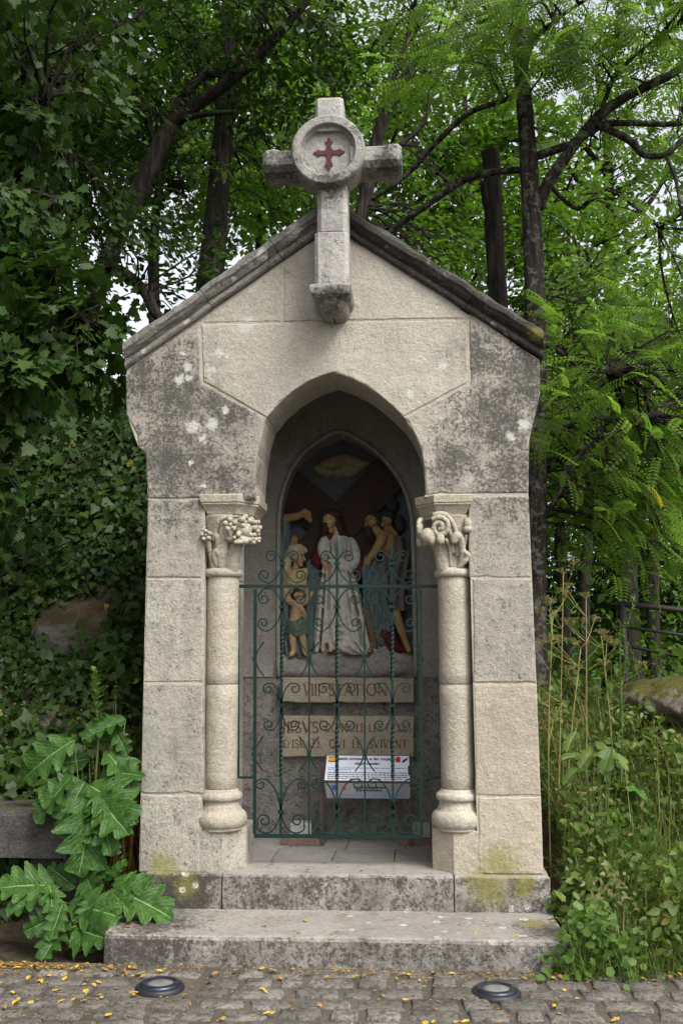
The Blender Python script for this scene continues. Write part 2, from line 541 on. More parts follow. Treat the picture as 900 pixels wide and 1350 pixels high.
# ------------------------------------------------------------------ stone materials of the shrine
def W(px, py, Y=0.0): return tuple(P(px, py, Y))
CR = [(W(235, 520), .50), (W(225, 610), .55), (W(185, 500), .36), (W(300, 640), .30), (W(300, 545), .25),
      (W(660, 555), .52), (W(675, 625), .40), (W(700, 495), .55), (W(630, 470), .28), (W(600, 610), .25)]
LI = [(W(247, 483), .034), (W(237, 500), .040), (W(250, 498), .03), (W(289, 466), .034), (W(279, 489), .034), (W(241, 468), .018),
      (W(255, 563), .058), (W(280, 558), .046), (W(297, 541), .028), (W(252, 610), .022), (W(268, 640), .024), (W(325, 428), .065),
      (W(330, 424), .05), (W(300, 470), .016), (W(584, 481), .035), (W(295, 520), .018), (W(690, 560), .05), (W(672, 575), .035),
      (W(268, 578), .03), (W(655, 596), .018), (W(540, 520), .03)]
YE = [(W(215, 1140), .16), (W(245, 1165, -.05), .14), (W(660, 1140), .22), (W(640, 1170, -.05), .22), (W(690, 1165, -.05), .14),
      (W(376, 362), .06), (W(365, 350), .05), (W(440, 415), .08)]
M['stone'] = stone('limestone', (.365, .338, .284), (.295, .274, .234), CR, .43, lichen=LI, yellow=YE, gain=.20)
M['stone_clean'] = stone('pale_limestone', (.42, .391, .325), (.35, .325, .274), CR, .26, lichen=LI, yellow=YE, gain=.22, yellow_amt=.12)
M['stone_warm'] = stone('warm_limestone', (.39, .338, .262), (.325, .290, .234), None, .26, yellow=YE, yellow_amt=.25)
M['stone_carved'] = stone('carved_limestone', (.41, .375, .30), (.34, .30, .232), None, .16, yellow_amt=.35, pits=.2)
M['stone_col'] = stone('column_limestone', (.405, .368, .30), (.35, .31, .242), None, .16, yellow_amt=.2, pits=.7)
M['stone_dark'] = stone('weathered_limestone', (.19, .183, .163), (.10, .097, .086), None, .74, lich_rand=.9, crust_col=(.040, .036, .031),
                        yellow=[(W(190, 452, -.1), .12), (W(300, 380, -.1), .12), (W(600, 395, -.1), .10), (W(705, 440, -.1), .12)])
M['coping_pale'] = stone('pale_coping', (.26, .25, .225), (.205, .195, .174), None, .46, lich_rand=1.0,
                         lichen=[(W(345, 335, -.1), .06), (W(390, 305, -.1), .07), (W(300, 395, -.1), .05), (W(240, 440, -.1), .05), (W(330, 350, -.1), .05), (W(270, 410, -.1), .05)],
                         yellow=[(W(190, 452, -.1), .12), (W(285, 392, -.1), .10)])
M['cross_stone'] = stone('cross_stone', (.37, .358, .328), (.29, .28, .258), [(W(365, 225, -.3), .25), (W(510, 222, -.3), .2), (W(440, 240, -.36), .2), (W(480, 160, -.36), .15), (W(437, 395, -.3), .2)], .36, lich_rand=1.0, pits=.6)
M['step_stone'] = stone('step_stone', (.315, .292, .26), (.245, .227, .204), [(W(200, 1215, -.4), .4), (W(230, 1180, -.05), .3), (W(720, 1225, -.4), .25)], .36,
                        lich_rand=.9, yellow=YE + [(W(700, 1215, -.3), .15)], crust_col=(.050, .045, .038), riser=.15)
M['mortar'] = stone('lime_mortar', (.40, .365, .30), (.33, .302, .25), None, .2, fine=120)
M['inner'] = stone('inner_wall_stone', (.32, .302, .265), (.26, .246, .218), None, .34, lich_rand=.25)
M['inner_rough'] = stone('rough_render', (.235, .218, .195), (.17, .16, .145), None, .5)
M['floor'] = stone('floor_stone', (.27, .255, .235), (.225, .215, .202), None, .3)
M['slab'] = stone('inscription_stone', (.36, .31, .23), (.30, .265, .205), None, .22, yellow_amt=.25, pits=.3)

# ------------------------------------------------------------------ the shrine
SH = thing('stone_shrine', 'weathered limestone wayside shrine with gabled front, pointed arch and two columns', 'shrine')
G = .0035                                             # half a joint
def block(name, pxs, mat, y0=0.0, y1=.45, bev=.008, seed=0, parent=SH, gap=G, plane=0.0, step=.05, amp=.005):
    pts = ccw([F(x, y, plane) for x, y in pxs])
    pts = poly_offset(pts, gap)
    pts = rough(pts, step, amp, seed)
    v, f = prism(pts, y0, y1, bev)
    return obj(name, v, f, mat, parent)
def xl(y): return np.interp(y, [460, 657, 762, 900, 1047, 1150], [194.5, 194, 192, 188, 184.5, 182])
def xr(y): return np.interp(y, [460, 650, 762, 900, 1047, 1150], [695, 697, 701, 708, 713.5, 717])
ARCH_L = [(352, 551), (345, 575), (340, 600), (337, 630), (336, 657)]
ARCH_R = [(531, 550), (544, 569), (554, 592), (559, 622), (560, 652)]
ARCH_T = [(531, 550), (517, 536), (500, 521.5), (482, 509), (462, 499), (440, 491), (424, 495.5), (406, 503.5), (386, 516.5), (368, 532.5), (352, 551)]
# piers
for k, (a, b) in enumerate([(658, 762), (762, 900), (900, 1047), (1047, 1151)]):
    xi = 268.5 if k < 3 else 264
    pts = [(xl(b), b), (xi, b), (xi, a), (xl(a), a)]
    block('ashlar_block', pts, M['stone'], seed=k, y0=.002 * (k % 2))
    xi = 621 if k < 3 else 629
    if k == 0: xi = 616
    d = 2.5
    pts = [(xi + (1, 2, 5, 0)[k], b + d * (0, .2, 1.2, 1)[k]), (xr(b), b + d * (0, .2, 1.2, 1)[k]), (xr(a), a + d * (-2, 0, .5, 1.2)[k]), (xi + (0, 1, 2.5, 0)[k], a + d * (-2, 0, .5, 1.2)[k])]
    block('ashlar_block', pts, M['stone'] if k < 2 else M['stone_warm'], seed=20 + k, y0=.002 * ((k + 1) % 2))
# arch and gable stones
block('springer_stone', [(194, 658), (191, 598), (182, 590), (180, 573), (173, 558), (166, 547), (165, 496), (175, 482), (262, 421), (266, 505), *ARCH_L], M['stone'], seed=31, amp=.006)
block('springer_stone', [(697, 650), (698, 580), (703, 566), (705, 548), (710, 530), (712, 512), (712, 474), (702, 468), (617, 409), (619, 506), *ARCH_R], M['stone'], seed=32, amp=.006)
block('lintel_stone', [(267.5, 503), (264, 427), (615, 420.5), (617, 504), *ARCH_T], M['stone_clean'], seed=33)
block('gable_stone', [(266, 426), (271, 417), (372, 345), (372, 424.5)], M['stone_clean'], seed=34, y0=.003)
block('gable_stone', [(373, 424.5), (373, 344), (437, 297), (437, 423)], M['stone_clean'], seed=35, y0=.0)
block('gable_stone', [(438, 423), (438, 297), (602, 400), (613, 409), (613, 420)], M['stone_clean'], seed=36, y0=.002)
# mortar core behind the stones
outl = [(xl(1150) + 1, 1150), (xl(900) + 1, 900), (195, 657), (192, 598), (182, 588), (167, 546), (167, 486), (437, 300), (711, 474), (711, 520), (697, 580), (696, 650), (xr(900) - 1, 904), (xr(1150) - 1, 1150), (630, 1150), (617, 656), (558.5, 655)]
outl += [(x + (1.0 if x > 440 else -1.0), y - .6) for x, y in ARCH_R[::-1] + ARCH_T[1:] + ARCH_L[1:]]
outl += [(270, 660), (265, 1150)]
v, f = prism([F(x, y) for x, y in outl], .007, .44, 0)
obj('mortar_core', v, f, M['mortar'], SH)
# jambs behind the columns
z_floor = .343
XL_, XR_ = F(300, 900, .2)[0], F(595, 900, .2)[0]
z_spring = F(440, 658)[1]
XLJ, XRJ = P(313, 900, .24).x, P(581, 900, .24).x
for s, xj, xo in ((-1, XLJ, XLJ - .30), (1, XRJ, XRJ + .30)):
    zz = [z_floor, .95, 1.55, 2.05, z_spring]
    for a, b in zip(zz[:-1], zz[1:]):
        mb = MB(); mb.box(((xj + xo) / 2, .345, (a + b) / 2), (abs(xj - xo), .205, b - a - .006)); mb.build('jamb_stone', M['inner'], SH)
# columns
def zY(py, Y, px=440): return P(px, py, Y).z
YC = .125
def column(cx_px, side):
    cxx = P(cx_px, 900, YC).x
    c = thing('column', None, None); c.parent = SH
    zt = lambda py: P(cx_px, py, YC).z
    # pedestal with a splayed corner
    z1 = zt(1091)
    s = side
    ped = [(cxx - s * .13, .0035), (cxx + s * .035, .0035), (cxx + s * .155, .125), (cxx + s * .155, .43), (cxx - s * .13, .43)]
    v, f = slab_xy(rough(ccw(ped), .06, .003, 5 + s), z_floor - .02, z1, .008)
    obj('pedestal', v, f, M['stone_warm'] if s < 0 else M['stone'], c)
    prof = [(.13, z1 - .01), (.143, z1 + .004)]
    for a in np.linspace(-70, 80, 9):
        prof.append((.118 + .040 * math.cos(rad(a)), lerp(zt(1091), zt(1066), .5) + .052 * math.sin(rad(a))))
    prof += [(.123, zt(1065)), (.116, zt(1062)), (.111, zt(1058)), (.112, zt(1055)), (.116, zt(1054))]
    for a in np.linspace(-80, 75, 8):
        prof.append((.110 + .021 * math.cos(rad(a)), zt(1049) + .024 * math.sin(rad(a))))
    prof += [(.108, zt(1042)), (.101, zt(1039))]
    v, f = lathe(prof, cxx, YC, 40); obj('base', v, f, M['stone_col'], c, True)
    r0 = .0985
    for a, b in ((1039, 902), (901.4, 760)):
        za, zb = zt(a), zt(b)
        pr = [(r0 - .004, za), (r0, za + .004)] + [(r0 + .0012 * math.sin(q * 2.1 + s), lerp(za, zb, q / 8)) for q in range(1, 8)] + [(r0, zb - .004), (r0 - .004, zb)]
        v, f = lathe(pr, cxx, YC, 36); obj('shaft_drum', v, f, M['stone_col'], c, True)
    pr = [(.09, zt(763))] + [(.098 + .024 * math.cos(rad(a)), zt(756) + .027 * math.sin(rad(a))) for a in np.linspace(-85, 85, 9)] + [(.09, zt(749))]
    v, f = lathe(pr, cxx, YC, 36); obj('astragal', v, f, M['stone_col'], c, True)
    # abacus: plan polygon in stacked rings
    zt0, zb0 = zt(656), zt(685.5)
    hgt = zt0 - zb0
    plan = [(cxx - s * .115, -.03), (cxx + s * .115, -.03), (cxx + s * .225, .11), (cxx + s * .225, .44), (cxx - s * .115, .44)]
    plan = ccw(plan)
    rings = [(0.0, .05), (.05, .045), (.12, .045), (.16, .038), (.30, .030), (.45, .018), (.55, .006), (.58, .004), (.62, .010), (.66, .002), (.95, -.002), (1.0, .004)]
    V = []; Fc = []; n = len(plan)
    for q, off in rings:
        for x, y in poly_offset(plan, off): V.append((x, y, zb0 + hgt * q))
    for k in range(len(rings) - 1):
        for i in range(n):
            a = k * n + i; b = k * n + (i + 1) % n
            Fc.append((a, b, b + n, a + n))
    Fc.append(tuple(reversed(range(n)))); Fc.append(tuple(range((len(rings) - 1) * n, len(rings) * n)))
    obj('abacus', V, Fc, M['stone_carved'], c)
    return c, cxx, zt
COL_L, cxl, ztl = column(292.5, 1)
COL_R, cxr, ztr = column(600.5, -1)
COL_L.name = 'column'
# carved capitals
def capital(parent, cx, zt, side, flowers):
    S = Sculpt(.006)
    zb, z1 = zt(750), zt(684)
    Hh = z1 - zb
    def bell(X, Y, Z):
        t = np.clip((Z - zb) / Hh, 0, 1)
        r = .090 + .045 * t ** 2.2
        d = np.sqrt((X - cx) ** 2 + (Y - YC) ** 2) - r
        return np.maximum(np.maximum(d, zb - Z), Z - z1 - .01)
    S.fn(bell, (cx - .15, YC - .15, zb), (cx + .15, YC + .15, z1 + .01))
    def pt(ang, r, t): # ang measured from the street front, positive towards the doorway
        a = rad(ang) * side
        return (cx + r * math.sin(a), YC - r * math.cos(a), zb + t * Hh)
    def crocket(ang, r0, r1, t1, w, curl=True):
        S.path([pt(ang, .085, .02), pt(ang, .105, .35), pt(ang, r0, .66), pt(ang, r1, t1)], [w, w * .9, w, w * 1.1])
        if curl:
            c0 = pt(ang, r1, t1 - .02)
            for k in range(9):
                a0 = k * .75; rr = .045 * (1 - k / 11)
                q = rad(ang) * side; dx, dy = math.sin(q), -math.cos(q)
                o = rr * math.cos(a0) ; u = rr * math.sin(a0)
                a1 = a0 + .75; rr1 = .045 * (1 - (k + 1) / 11)
                o1 = rr1 * math.cos(a1); u1 = rr1 * math.sin(a1)
                S.cap((c0[0] + dx * o, c0[1] + dy * o, c0[2] - .02 + u), (c0[0] + dx * o1, c0[1] + dy * o1, c0[2] - .02 + u1), w * .8, w * .75)
    def flower(c, nrm, R):
        nrm = Vector(nrm).normalized(); u = nrm.orthogonal().normalized(); w = nrm.cross(u)
        for k in range(5):
            a = k * 2 * math.pi / 5 + .3
            p = Vector(c) + (u * math.cos(a) + w * math.sin(a)) * R
            S.cap(tuple(p - nrm * R * .3), tuple(p + nrm * R * .25), R * .52, R * .50, .004)
        S.cap(tuple(Vector(c) - nrm * R), tuple(Vector(c) + nrm * R * .1), R * .35, R * .35, .004)
    if flowers:
        flower(pt(-28, .165, .62), (-.25 * side, -1, .15), .026)
        S.path([pt(-28, .09, .0), pt(-30, .115, .25), pt(-28, .15, .55)], [.016, .014, .014])
        for an, tt in ((-6, .62), (6, .74), (20, .66)):            # palmette leaves
            S.path([pt(4, .085, .0), pt(an * .6 + 2, .110, .3), pt(an, .135, tt)], [.020, .022, .012])
        S.path([pt(-14, .095, .05), pt(-16, .12, .2), pt(-10, .13, .32), pt(-4, .125, .26)], [.012, .013, .013, .011])
        S.path([pt(48, .085, .0), pt(48, .115, .35), pt(47, .165, .62), pt(46, .215, .70)], [.045, .040, .042, .045])
        for an, tt, rr_, R_ in ((22, .80, .205, .031), (44, .86, .235, .031), (66, .80, .24, .030), (33, .52, .225, .024), (56, .55, .245, .026), (80, .6, .22, .024)):
            q = rad(an) * side
            flower(pt(an, rr_, tt), (math.sin(q), -math.cos(q), .1), R_)
        for k in range(10):
            S.ell(pt(random.uniform(30, 80), random.uniform(.21, .25), random.uniform(.45, .95)), (.015, .015, .015), .003)
        S.path([pt(20, .15, .55), pt(44, .225, .5), pt(70, .21, .52)], [.016, .024, .016])
        S.path([pt(-18, .12, .55), pt(0, .15, .88), pt(24, .19, .97)], [.013, .014, .013])
    else:
        S.path([pt(45, .085, .0), pt(45, .115, .35), pt(45, .165, .55), pt(45, .215, .60)], [.045, .040, .044, .05])
        for k in range(4):
            S.ell(pt(22 + 15 * k, .215, .52), (.026, .026, .034), .006)
        # big volute on the corner
        for c0, q in ((Vector(pt(24, .205, .76)), Vector((side, .25, 0))), (Vector(pt(66, .215, .76)), Vector((-.2 * side, 1, 0)))):
            q.normalize(); up = Vector((0, 0, 1)); prev = None
            for k in range(20):
                a = 2.2 - k * .52; rr = .064 * (1 - k / 23)
                p = c0 - q * (rr * math.cos(a)) + up * (rr * math.sin(a))
                if prev is not None: S.cap(tuple(prev), tuple(p), .0145, .0145, .003)
                prev = p
        S.path([pt(-12, .10, .25), pt(-4, .14, .72), pt(14, .175, 1.0), pt(34, .20, 1.02)], [.012, .014, .016, .016], .004)
        S.path([pt(2, .11, .3), pt(8, .14, .65), pt(20, .175, .88), pt(34, .19, .93)], [.010, .012, .012, .012], .004)
        # smaller crocket and acorn beside the wall
        S.path([pt(-22, .095, .05), pt(-24, .125, .25), pt(-16, .145, .52), pt(-6, .165, .60), pt(0, .165, .50)], [.014, .018, .022, .024, .02])
        S.path([pt(-16, .10, .0), pt(-30, .13, .12), pt(-34, .14, .22), pt(-28, .15, .28)], [.012, .014, .016, .013])
        S.path([pt(-34, .10, .3), pt(-36, .13, .62)], [.010, .010])
        S.ell(pt(-36, .145, .74), (.028, .028, .022), .003); S.ell(pt(-36, .145, .86), (.024, .024, .036), .003)
        for an in (12, 24, 36):
            S.path([pt(an, .095, .05), pt(an, .12, .35), pt(an + 4, .17, .52)], [.009, .010, .012], .004)
    v, f = S.mesh(.0045)
    link('capital', mk_np('capital', v, f, M['stone_carved'], True), parent)
capital(COL_L, cxl, ztl, 1, True)
capital(COL_R, cxr, ztr, -1, False)

# coping stones on the two rakes
PROF = [(.02, -.012), (-.030, -.012), (-.048, .002), (-.052, .020), (-.042, .036), (-.030, .042), (-.036, .050), (-.060, .058), (-.088, .074),
        (-.105, .092), (-.118, .098), (-.122, .108), (-.122, .140), (-.110, .150), (-.045, .182), (.02, .196), (.45, .20), (.45, -.012)]
PROF = [(y * .70 if y < .1 else y, q * .74) for y, q in PROF]
def coping(pa, pb, cuts, mat, name='coping_stone', seed=0):
    a = Vector((F(*pa)[0], 0, F(*pa)[1])); b = Vector((F(*pb)[0], 0, F(*pb)[1]))
    d = (b - a).normalized(); nn = Vector((-d.z, 0, d.x))
    if nn.z < 0: nn = -nn
    r = random.Random(seed)
    for k in range(len(cuts) - 1):
        t0, t1 = cuts[k] + (.0012 if k else 0), cuts[k + 1] - (.0012 if k < len(cuts) - 2 else 0)
        nseg = 14
        V = []; Fc = []; n = len(PROF)
        off = Vector((0, r.uniform(-.006, .006), 0)) + nn * r.uniform(-.004, .004)
        for s in range(nseg + 1):
            t = lerp(t0, t1, s / nseg)
            X = lerp(a.x, b.x, t)
            for i, (y, q) in enumerate(PROF):
                base = a + nn * q
                # the end cuts are vertical
                if k == 0 or k == len(cuts) - 2:
                    w = (1 - s / nseg) if k == 0 else s / nseg
                    if len(cuts) == 2: w = 1
                else: w = 0
                pv = base + d * ((X - base.x) / d.x)
                pn = a + d * ((X - a.x) / d.x) + nn * q
                p = pv.lerp(pn, 1 - w)
                wob = mnoise.noise((p.x * 9 + seed, y * 30, p.z * 9)) * .016
                V.append(p + Vector((0, y, 0)) + off + nn * wob * (1 if q > .04 else .3))
        for s in range(nseg):
            for i in range(n):
                A = s * n + i; B = s * n + (i + 1) % n
                Fc.append((A, A + n, B + n, B) if b.x > a.x else (A, B, B + n, A + n))
        Fc.append(tuple(range(n)) if b.x > a.x else tuple(reversed(range(n))))
        Fc.append(tuple(reversed(range(nseg * n, nseg * n + n))) if b.x > a.x else tuple(range(nseg * n, nseg * n + n)))
        obj(name, V, Fc, mat, SH)
coping((436.5, 297), (166, 484), [0, .24, .58, 1.0], M['coping_pale'], seed=3)
coping((438, 297), (714, 472), [0, .64, 1.0], M['stone_dark'], seed=5)

# body behind the front: side walls, back, roof
XO_L, XO_R = F(190, 800)[0] + .03, F(703, 800)[0] - .03
Z_E = F(440, 505)[1]
for s, xo in ((-1, XO_L), (1, XO_R)):
    for k in range(5):
        a = lerp(.15, Z_E, k / 5); b = lerp(.15, Z_E, (k + 1) / 5)
        mb = MB(); mb.box((xo - s * .14, 1.08, (a + b) / 2), (.28, 1.26, b - a - .008)); mb.build('side_wall_block', M['stone'], SH)
mb = MB(); mb.box((0, 1.78, (.15 + Z_E) / 2), (XO_R - XO_L, .12, Z_E - .15)); mb.build('back_wall', M['stone'], SH)
za_, xa_ = F(437, 300)[1], F(437, 300)[0]
for s, pe in ((-1, F(163, 491)), (1, F(713, 479))):
    V = [(xa_, .455, za_ + .09), (pe[0], .455, pe[1] + .09), (pe[0], 1.95, pe[1] + .09), (xa_, 1.95, za_ + .09),
         (xa_, .455, za_ - .02), (pe[0], .455, pe[1] - .02), (pe[0], 1.95, pe[1] - .02), (xa_, 1.95, za_ - .02)]
    obj('roof_slab', V, [(0, 1, 2, 3), (7, 6, 5, 4), (0, 4, 5, 1), (1, 5, 6, 2), (2, 6, 7, 3), (3, 7, 4, 0)], M['stone_dark'], SH)

# interior
YB = 1.18
zT = 3.75
v, f = prism([(-.86, 3.62), (.86, 3.62), (.86, zT), (-.86, zT)], .46, 1.72, 0); obj('ceiling', v, f, M['inner'], SH)
NICHE = [(367, 893), (366.5, 800), (367, 700), (369, 665), (375, 640), (385, 617), (400, 597), (420, 581), (447, 568.5), (474, 580), (498, 597), (517, 618), (532, 643), (540, 668), (544, 700), (546.5, 800), (548, 893)]
NP = [F(x, y, YB) for x, y in NICHE]
zb_ = NP[0][1]
v, f = prism([(-.90, zb_), *NP, (.92, zb_), (.92, 3.66), (-.90, 3.66)], YB, 1.52, .006); obj('niche_wall', v, f, M['inner'], SH)
mb = MB(); mb.box((0.01, 1.40, (zb_ + .2) / 2 - .004), (1.84, .44, zb_ - .2)); mb.build('niche_base_wall', M['inner_rough'], SH)
pts = [Vector((x, YB - .004, z)) for x, z in catmull([(*q, 0) for q in NP], 3) and [(p.x, p.y) for p in catmull([(*q, 0) for q in NP], 3)]]
v, f = tube(pts, .017, 8); obj('niche_moulding', v, f, M['inner'], SH, True)
pts = [p + Vector((0, .0, 0)) for p in [Vector((p.x + (-.028 if p.x < .06 else .028), YB + .004, p.z + .012)) for p in pts]]
v, f = tube(pts, .010, 6); obj('niche_moulding', v, f, M['inner'], SH, True)
# imposts joints on the inner wall
# floor slabs
xs = [-.80, -.42, -.05, .33, .82]
for k in range(4):
    for j, (ya, yb) in enumerate(((.34, .76), (.76, 1.20))):
        o_ = .06 * (j - .5)
        mb = [(xs[k] + .003 + (o_ if k else 0), ya + .003), (xs[k + 1] - .003 + (o_ if k < 3 else 0), ya + .003), (xs[k + 1] - .003 + (o_ if k < 3 else 0), yb - .003), (xs[k] + .003 + (o_ if k else 0), yb - .003)]
        v, f = slab_xy(mb, .2, .340 + random.uniform(-.002, .002), .003); obj('floor_slab', v, f, M['floor'], SH)
# plinth and threshold
YP = -.055
def plan_block(name, x0, x1, y0, y1, z0, z1, mat, seed, parent=SH, bev=.012, amp=.006, extra=None):
    pts = ccw(extra or [(x0, y0), (x1, y0), (x1, y1), (x0, y1)])
    pts = rough(pts, .07, amp, seed)
    v, f = slab_xy(pts, z0, z1, bev)
    return obj(name, v, f, mat, parent)
xa, xb, xc, xd = P(188, 1155, YP).x, P(293, 1155, YP).x, P(598, 1155, YP).x, P(725, 1155, YP).x
plan_block('plinth_stone', xa, xb - .003, YP, .42, .1, z_floor, M['step_stone'], 51)
plan_block('threshold_slab', xb + .003, xc - .003, YP - .004, .335, .1, z_floor + .002, M['step_stone'], 52, bev=.016)
plan_block('plinth_stone', xc + .003, xd, YP, .42, .1, z_floor, M['step_stone'], 53)
# lower step
YS = -.635
x0, x1 = P(129, 1240, YS).x, P(752, 1240, YS).x
st = plan_block('stone_step', x0, x1, YS, YP + .01, -.08, .152, M['step_stone'], 54, parent=None, bev=.022, amp=.010,
                extra=[(x0 + .03, YS + .012), (x0 + .10, YS), (lerp(x0, x1, .5), YS + .01), (x1 - .015, YS - .005), (x1, YS + .02), (x1 - .015, YP + .01), (x0 - .0, YP + .01), (x0 - .01, YS + .1)])
tag(st, 'long worn stone step with fallen yellow leaves in front of the shrine', 'step')
# ------------------------------------------------------------------ stone cross on the gable
CX = thing('stone_cross', 'stone cross with ringed medallion standing on a bracket at the gable peak', 'cross', loc=(0, 0, 0))
YF = -.30                                              # front face of the shaft
def oct_prism(px0, px1, y0, y1, Yf, Yb, ch, mat, name, z0=None):
    """a shaft with chamfered corners between pixel columns and rows (front face plane)"""
    xA, xB = F(px0, (y0 + y1) / 2, Yf)[0], F(px1, (y0 + y1) / 2, Yf)[0]
    zb, zt_ = F((px0 + px1) / 2, y1, Yf)[1], F((px0 + px1) / 2, y0, Yf)[1]
    plan = ccw([(xA + ch, Yf), (xB - ch, Yf), (xB, Yf + ch), (xB, Yb - ch), (xB - ch, Yb), (xA + ch, Yb), (xA, Yb - ch), (xA, Yf + ch)])
    v, f = slab_xy(plan, zb, zt_, .008)
    return obj(name, v, f, mat, CX), xA, xB, zb, zt_
oct_prism(414.5, 459, 305, 378, YF, -.02, .022, M['cross_stone'], 'shaft')
oct_prism(417.5, 457.5, 232, 304.5, YF + .006, -.04, .026, M['cross_stone'], 'shaft')
# bracket: cap moulding and rounded boss
xA, xB = F(408, 380, YF - .02)[0], F(463, 380, YF - .02)[0]
zc, zc2 = F(437, 376, YF)[1], F(437, 388, YF)[1]
V = []; rings = [(zc2 - .012, .030), (zc2, .012), (zc2 + .014, .006), (zc - .018, .0), (zc - .006, .0), (zc + .002, .012), (zc + .01, .03)]
for z, off in rings:
    for x, y in [(xA + off, YF - .03 + off), (xB - off, YF - .03 + off), (xB - off, 0.01), (xA + off, 0.01)]: V.append((x, y, z))
Fc = [tuple(reversed(range(4))), tuple(range(24, 28))]
for k in range(6):
    for i in range(4): Fc.append((k * 4 + i, k * 4 + (i + 1) % 4, k * 4 + 4 + (i + 1) % 4, k * 4 + 4 + i))
obj('bracket_cap', V, Fc, M['cross_stone'], CX)
bx0, bx1 = F(416, 400, YF)[0], F(457, 400, YF)[0]; bz = F(437, 409, YF + .05)[1]
bc = ((bx0 + bx1) / 2); hw = (bx1 - bx0) / 2; ztop = zc2 - .005
V = []; Fc = []; nr, ns = 9, 20
for k in range(nr):
    t = k / (nr - 1)
    sc = math.cos(t * math.pi * .5) ** .55 if k < nr - 1 else .05
    z = lerp(ztop, bz, math.sin(t * math.pi * .5) if t > .0 else 0)
    for i in range(ns):
        a = math.pi * i / (ns - 1)
        V.append((bc - hw * sc * math.copysign(abs(math.cos(a)) ** .6, math.cos(a)), .01 - (.01 - YF - .015) * lerp(.35, 1, sc) * abs(math.sin(a)) ** .6, z))
for k in range(nr - 1):
    for i in range(ns - 1): Fc.append((k * ns + i, k * ns + i + 1, (k + 1) * ns + i + 1, (k + 1) * ns + i))
obj('bracket_boss', V, [tuple(reversed(q)) for q in Fc], M['cross_stone'], CX, True)
# ring
RC = P(432.5, 196, -.33); R_o = 50 / ppm(-.33) * 1.03
RC = Vector((RC.x, -.36, P(432.5, 196, -.36).z))
prof = [(.0, .20), (R_o * .97, .20), (R_o, .19), (R_o, .025), (R_o * .985, .008), (R_o * .95, .0), (R_o * .76, .0), (R_o * .735, .008), (R_o * .725, .03), (R_o * .70, .034), (R_o * .685, .05), (R_o * .66, .062), (0.0, .062)]
seg = 56; V = []; Fc = []
for r, y in prof:
    for i in range(seg):
        a = 2 * math.pi * i / seg
        V.append((RC.x + max(r, .001) * math.cos(a), RC.y + y, RC.z + max(r, .001) * math.sin(a)))
for k in range(len(prof) - 1):
    for i in range(seg):
        a = k * seg + i; b = k * seg + (i + 1) % seg
        Fc.append((a, a + seg, b + seg, b))
ring = obj('medallion_ring', V, [tuple(reversed(q)) for q in Fc], M['cross_stone'], CX)
M['red_paint'] = plain('faded_red_paint', (.075, .018, .024), .85, .45, .4, 60)
# red emblem: cross with flared ends, small circle
k = 1 / ppm(-.30)
ex, ez = RC.x + .5 * k, RC.z + 1 * k
def eb(pts): return [(ex + x * k, ez + z * k) for x, z in pts]
arm = [(-3.2, 5), (-3.4, 13), (-5.5, 15.5), (-5, 18.5), (-2.6, 18), (-2.2, 21.5), (0, 24), (2.2, 21.5), (2.6, 18), (5, 18.5), (5.5, 15.5), (3.4, 13), (3.2, 5)]
def rot(pts, n, s=1.0):
    for _ in range(n): pts = [(-z, x) for x, z in pts]
    return [(x * s, z * s) for x, z in pts]
lower = [(-x, z) for x, z in arm]
out = []
for n_, s_ in ((0, .92), (3, .92), (2, 1.0), (1, .92)):
    q = rot(arm, n_, s_)
    if n_ == 2: q = [(x, z if z > -6 else z * 1.08) for x, z in q]
    out += q
v, f = prism(eb(out), RC.y + .054, RC.y + .07, 0)
obj('red_emblem', v, f, M['red_paint'], CX)
circ = [(7.2 * math.cos(a), 7.2 * math.sin(a)) for a in np.linspace(0, 2 * math.pi, 20, endpoint=False)]
v, f = prism(eb(circ), RC.y + .057, RC.y + .068, 0); obj('red_emblem', v, f, M['red_paint'], CX)
# arms and head: hexagonal beams with a ridge on top
def hexbeam(x0, x1, zc, hz, y0, y1, name):
    """arm running along X, underside chamfered, ridged top"""
    ym = (y0 + y1) / 2
    sec = [(y0 + .03, -hz * .95), (y1 - .03, -hz * .95), (y1, -hz * .5), (y1, hz * .55), (ym + .05, hz), (ym - .05, hz * 1.0), (y0, hz * .45), (y0, -hz * .55)]
    V = []; n = len(sec); Fc = []
    d = 1 if x1 > x0 else -1
    for t, sc in ((0, 1), (.25, .97), (.62, .96), (.78, 1.06), (.92, 1.04), (1.0, .86)):
        for y, z in sec: V.append((lerp(x0, x1, t), ym + (y - ym) * sc, zc + z * sc + random.uniform(-.003, .003)))
    for k in range(5):
        for i in range(n):
            a = k * n + i; b = k * n + (i + 1) % n
            Fc.append((a, b, b + n, a + n) if d > 0 else (a, a + n, b + n, b))
    Fc.append(tuple(range(5 * n, 6 * n)) if d > 0 else tuple(reversed(range(5 * n, 6 * n))))
    obj(name, V, Fc, M['cross_stone'], CX)
ya, yb = -.325, -.06
hexbeam(RC.x - R_o * .6, F(346, 205, ya)[0], F(365, 207, ya)[1], .085, ya, yb, 'arm')
hexbeam(RC.x + R_o * .6, F(529, 200, ya)[0], F(505, 200, ya)[1], .085, ya, yb, 'arm')
xA, xB = F(414.5, 145, ya)[0], F(452.5, 145, ya)[0]
v, f = slab_xy(rough(ccw([(xA + .02, ya), (xB - .02, ya), (xB, ya + .02), (xB, yb - .02), (xB - .02, yb), (xA + .02, yb), (xA, yb - .02), (xA, ya + .02)]), .05, .003, 4), RC.z + R_o * .6, F(433, 127, ya)[1], .02)
obj('head', v, f, M['cross_stone'], CX)

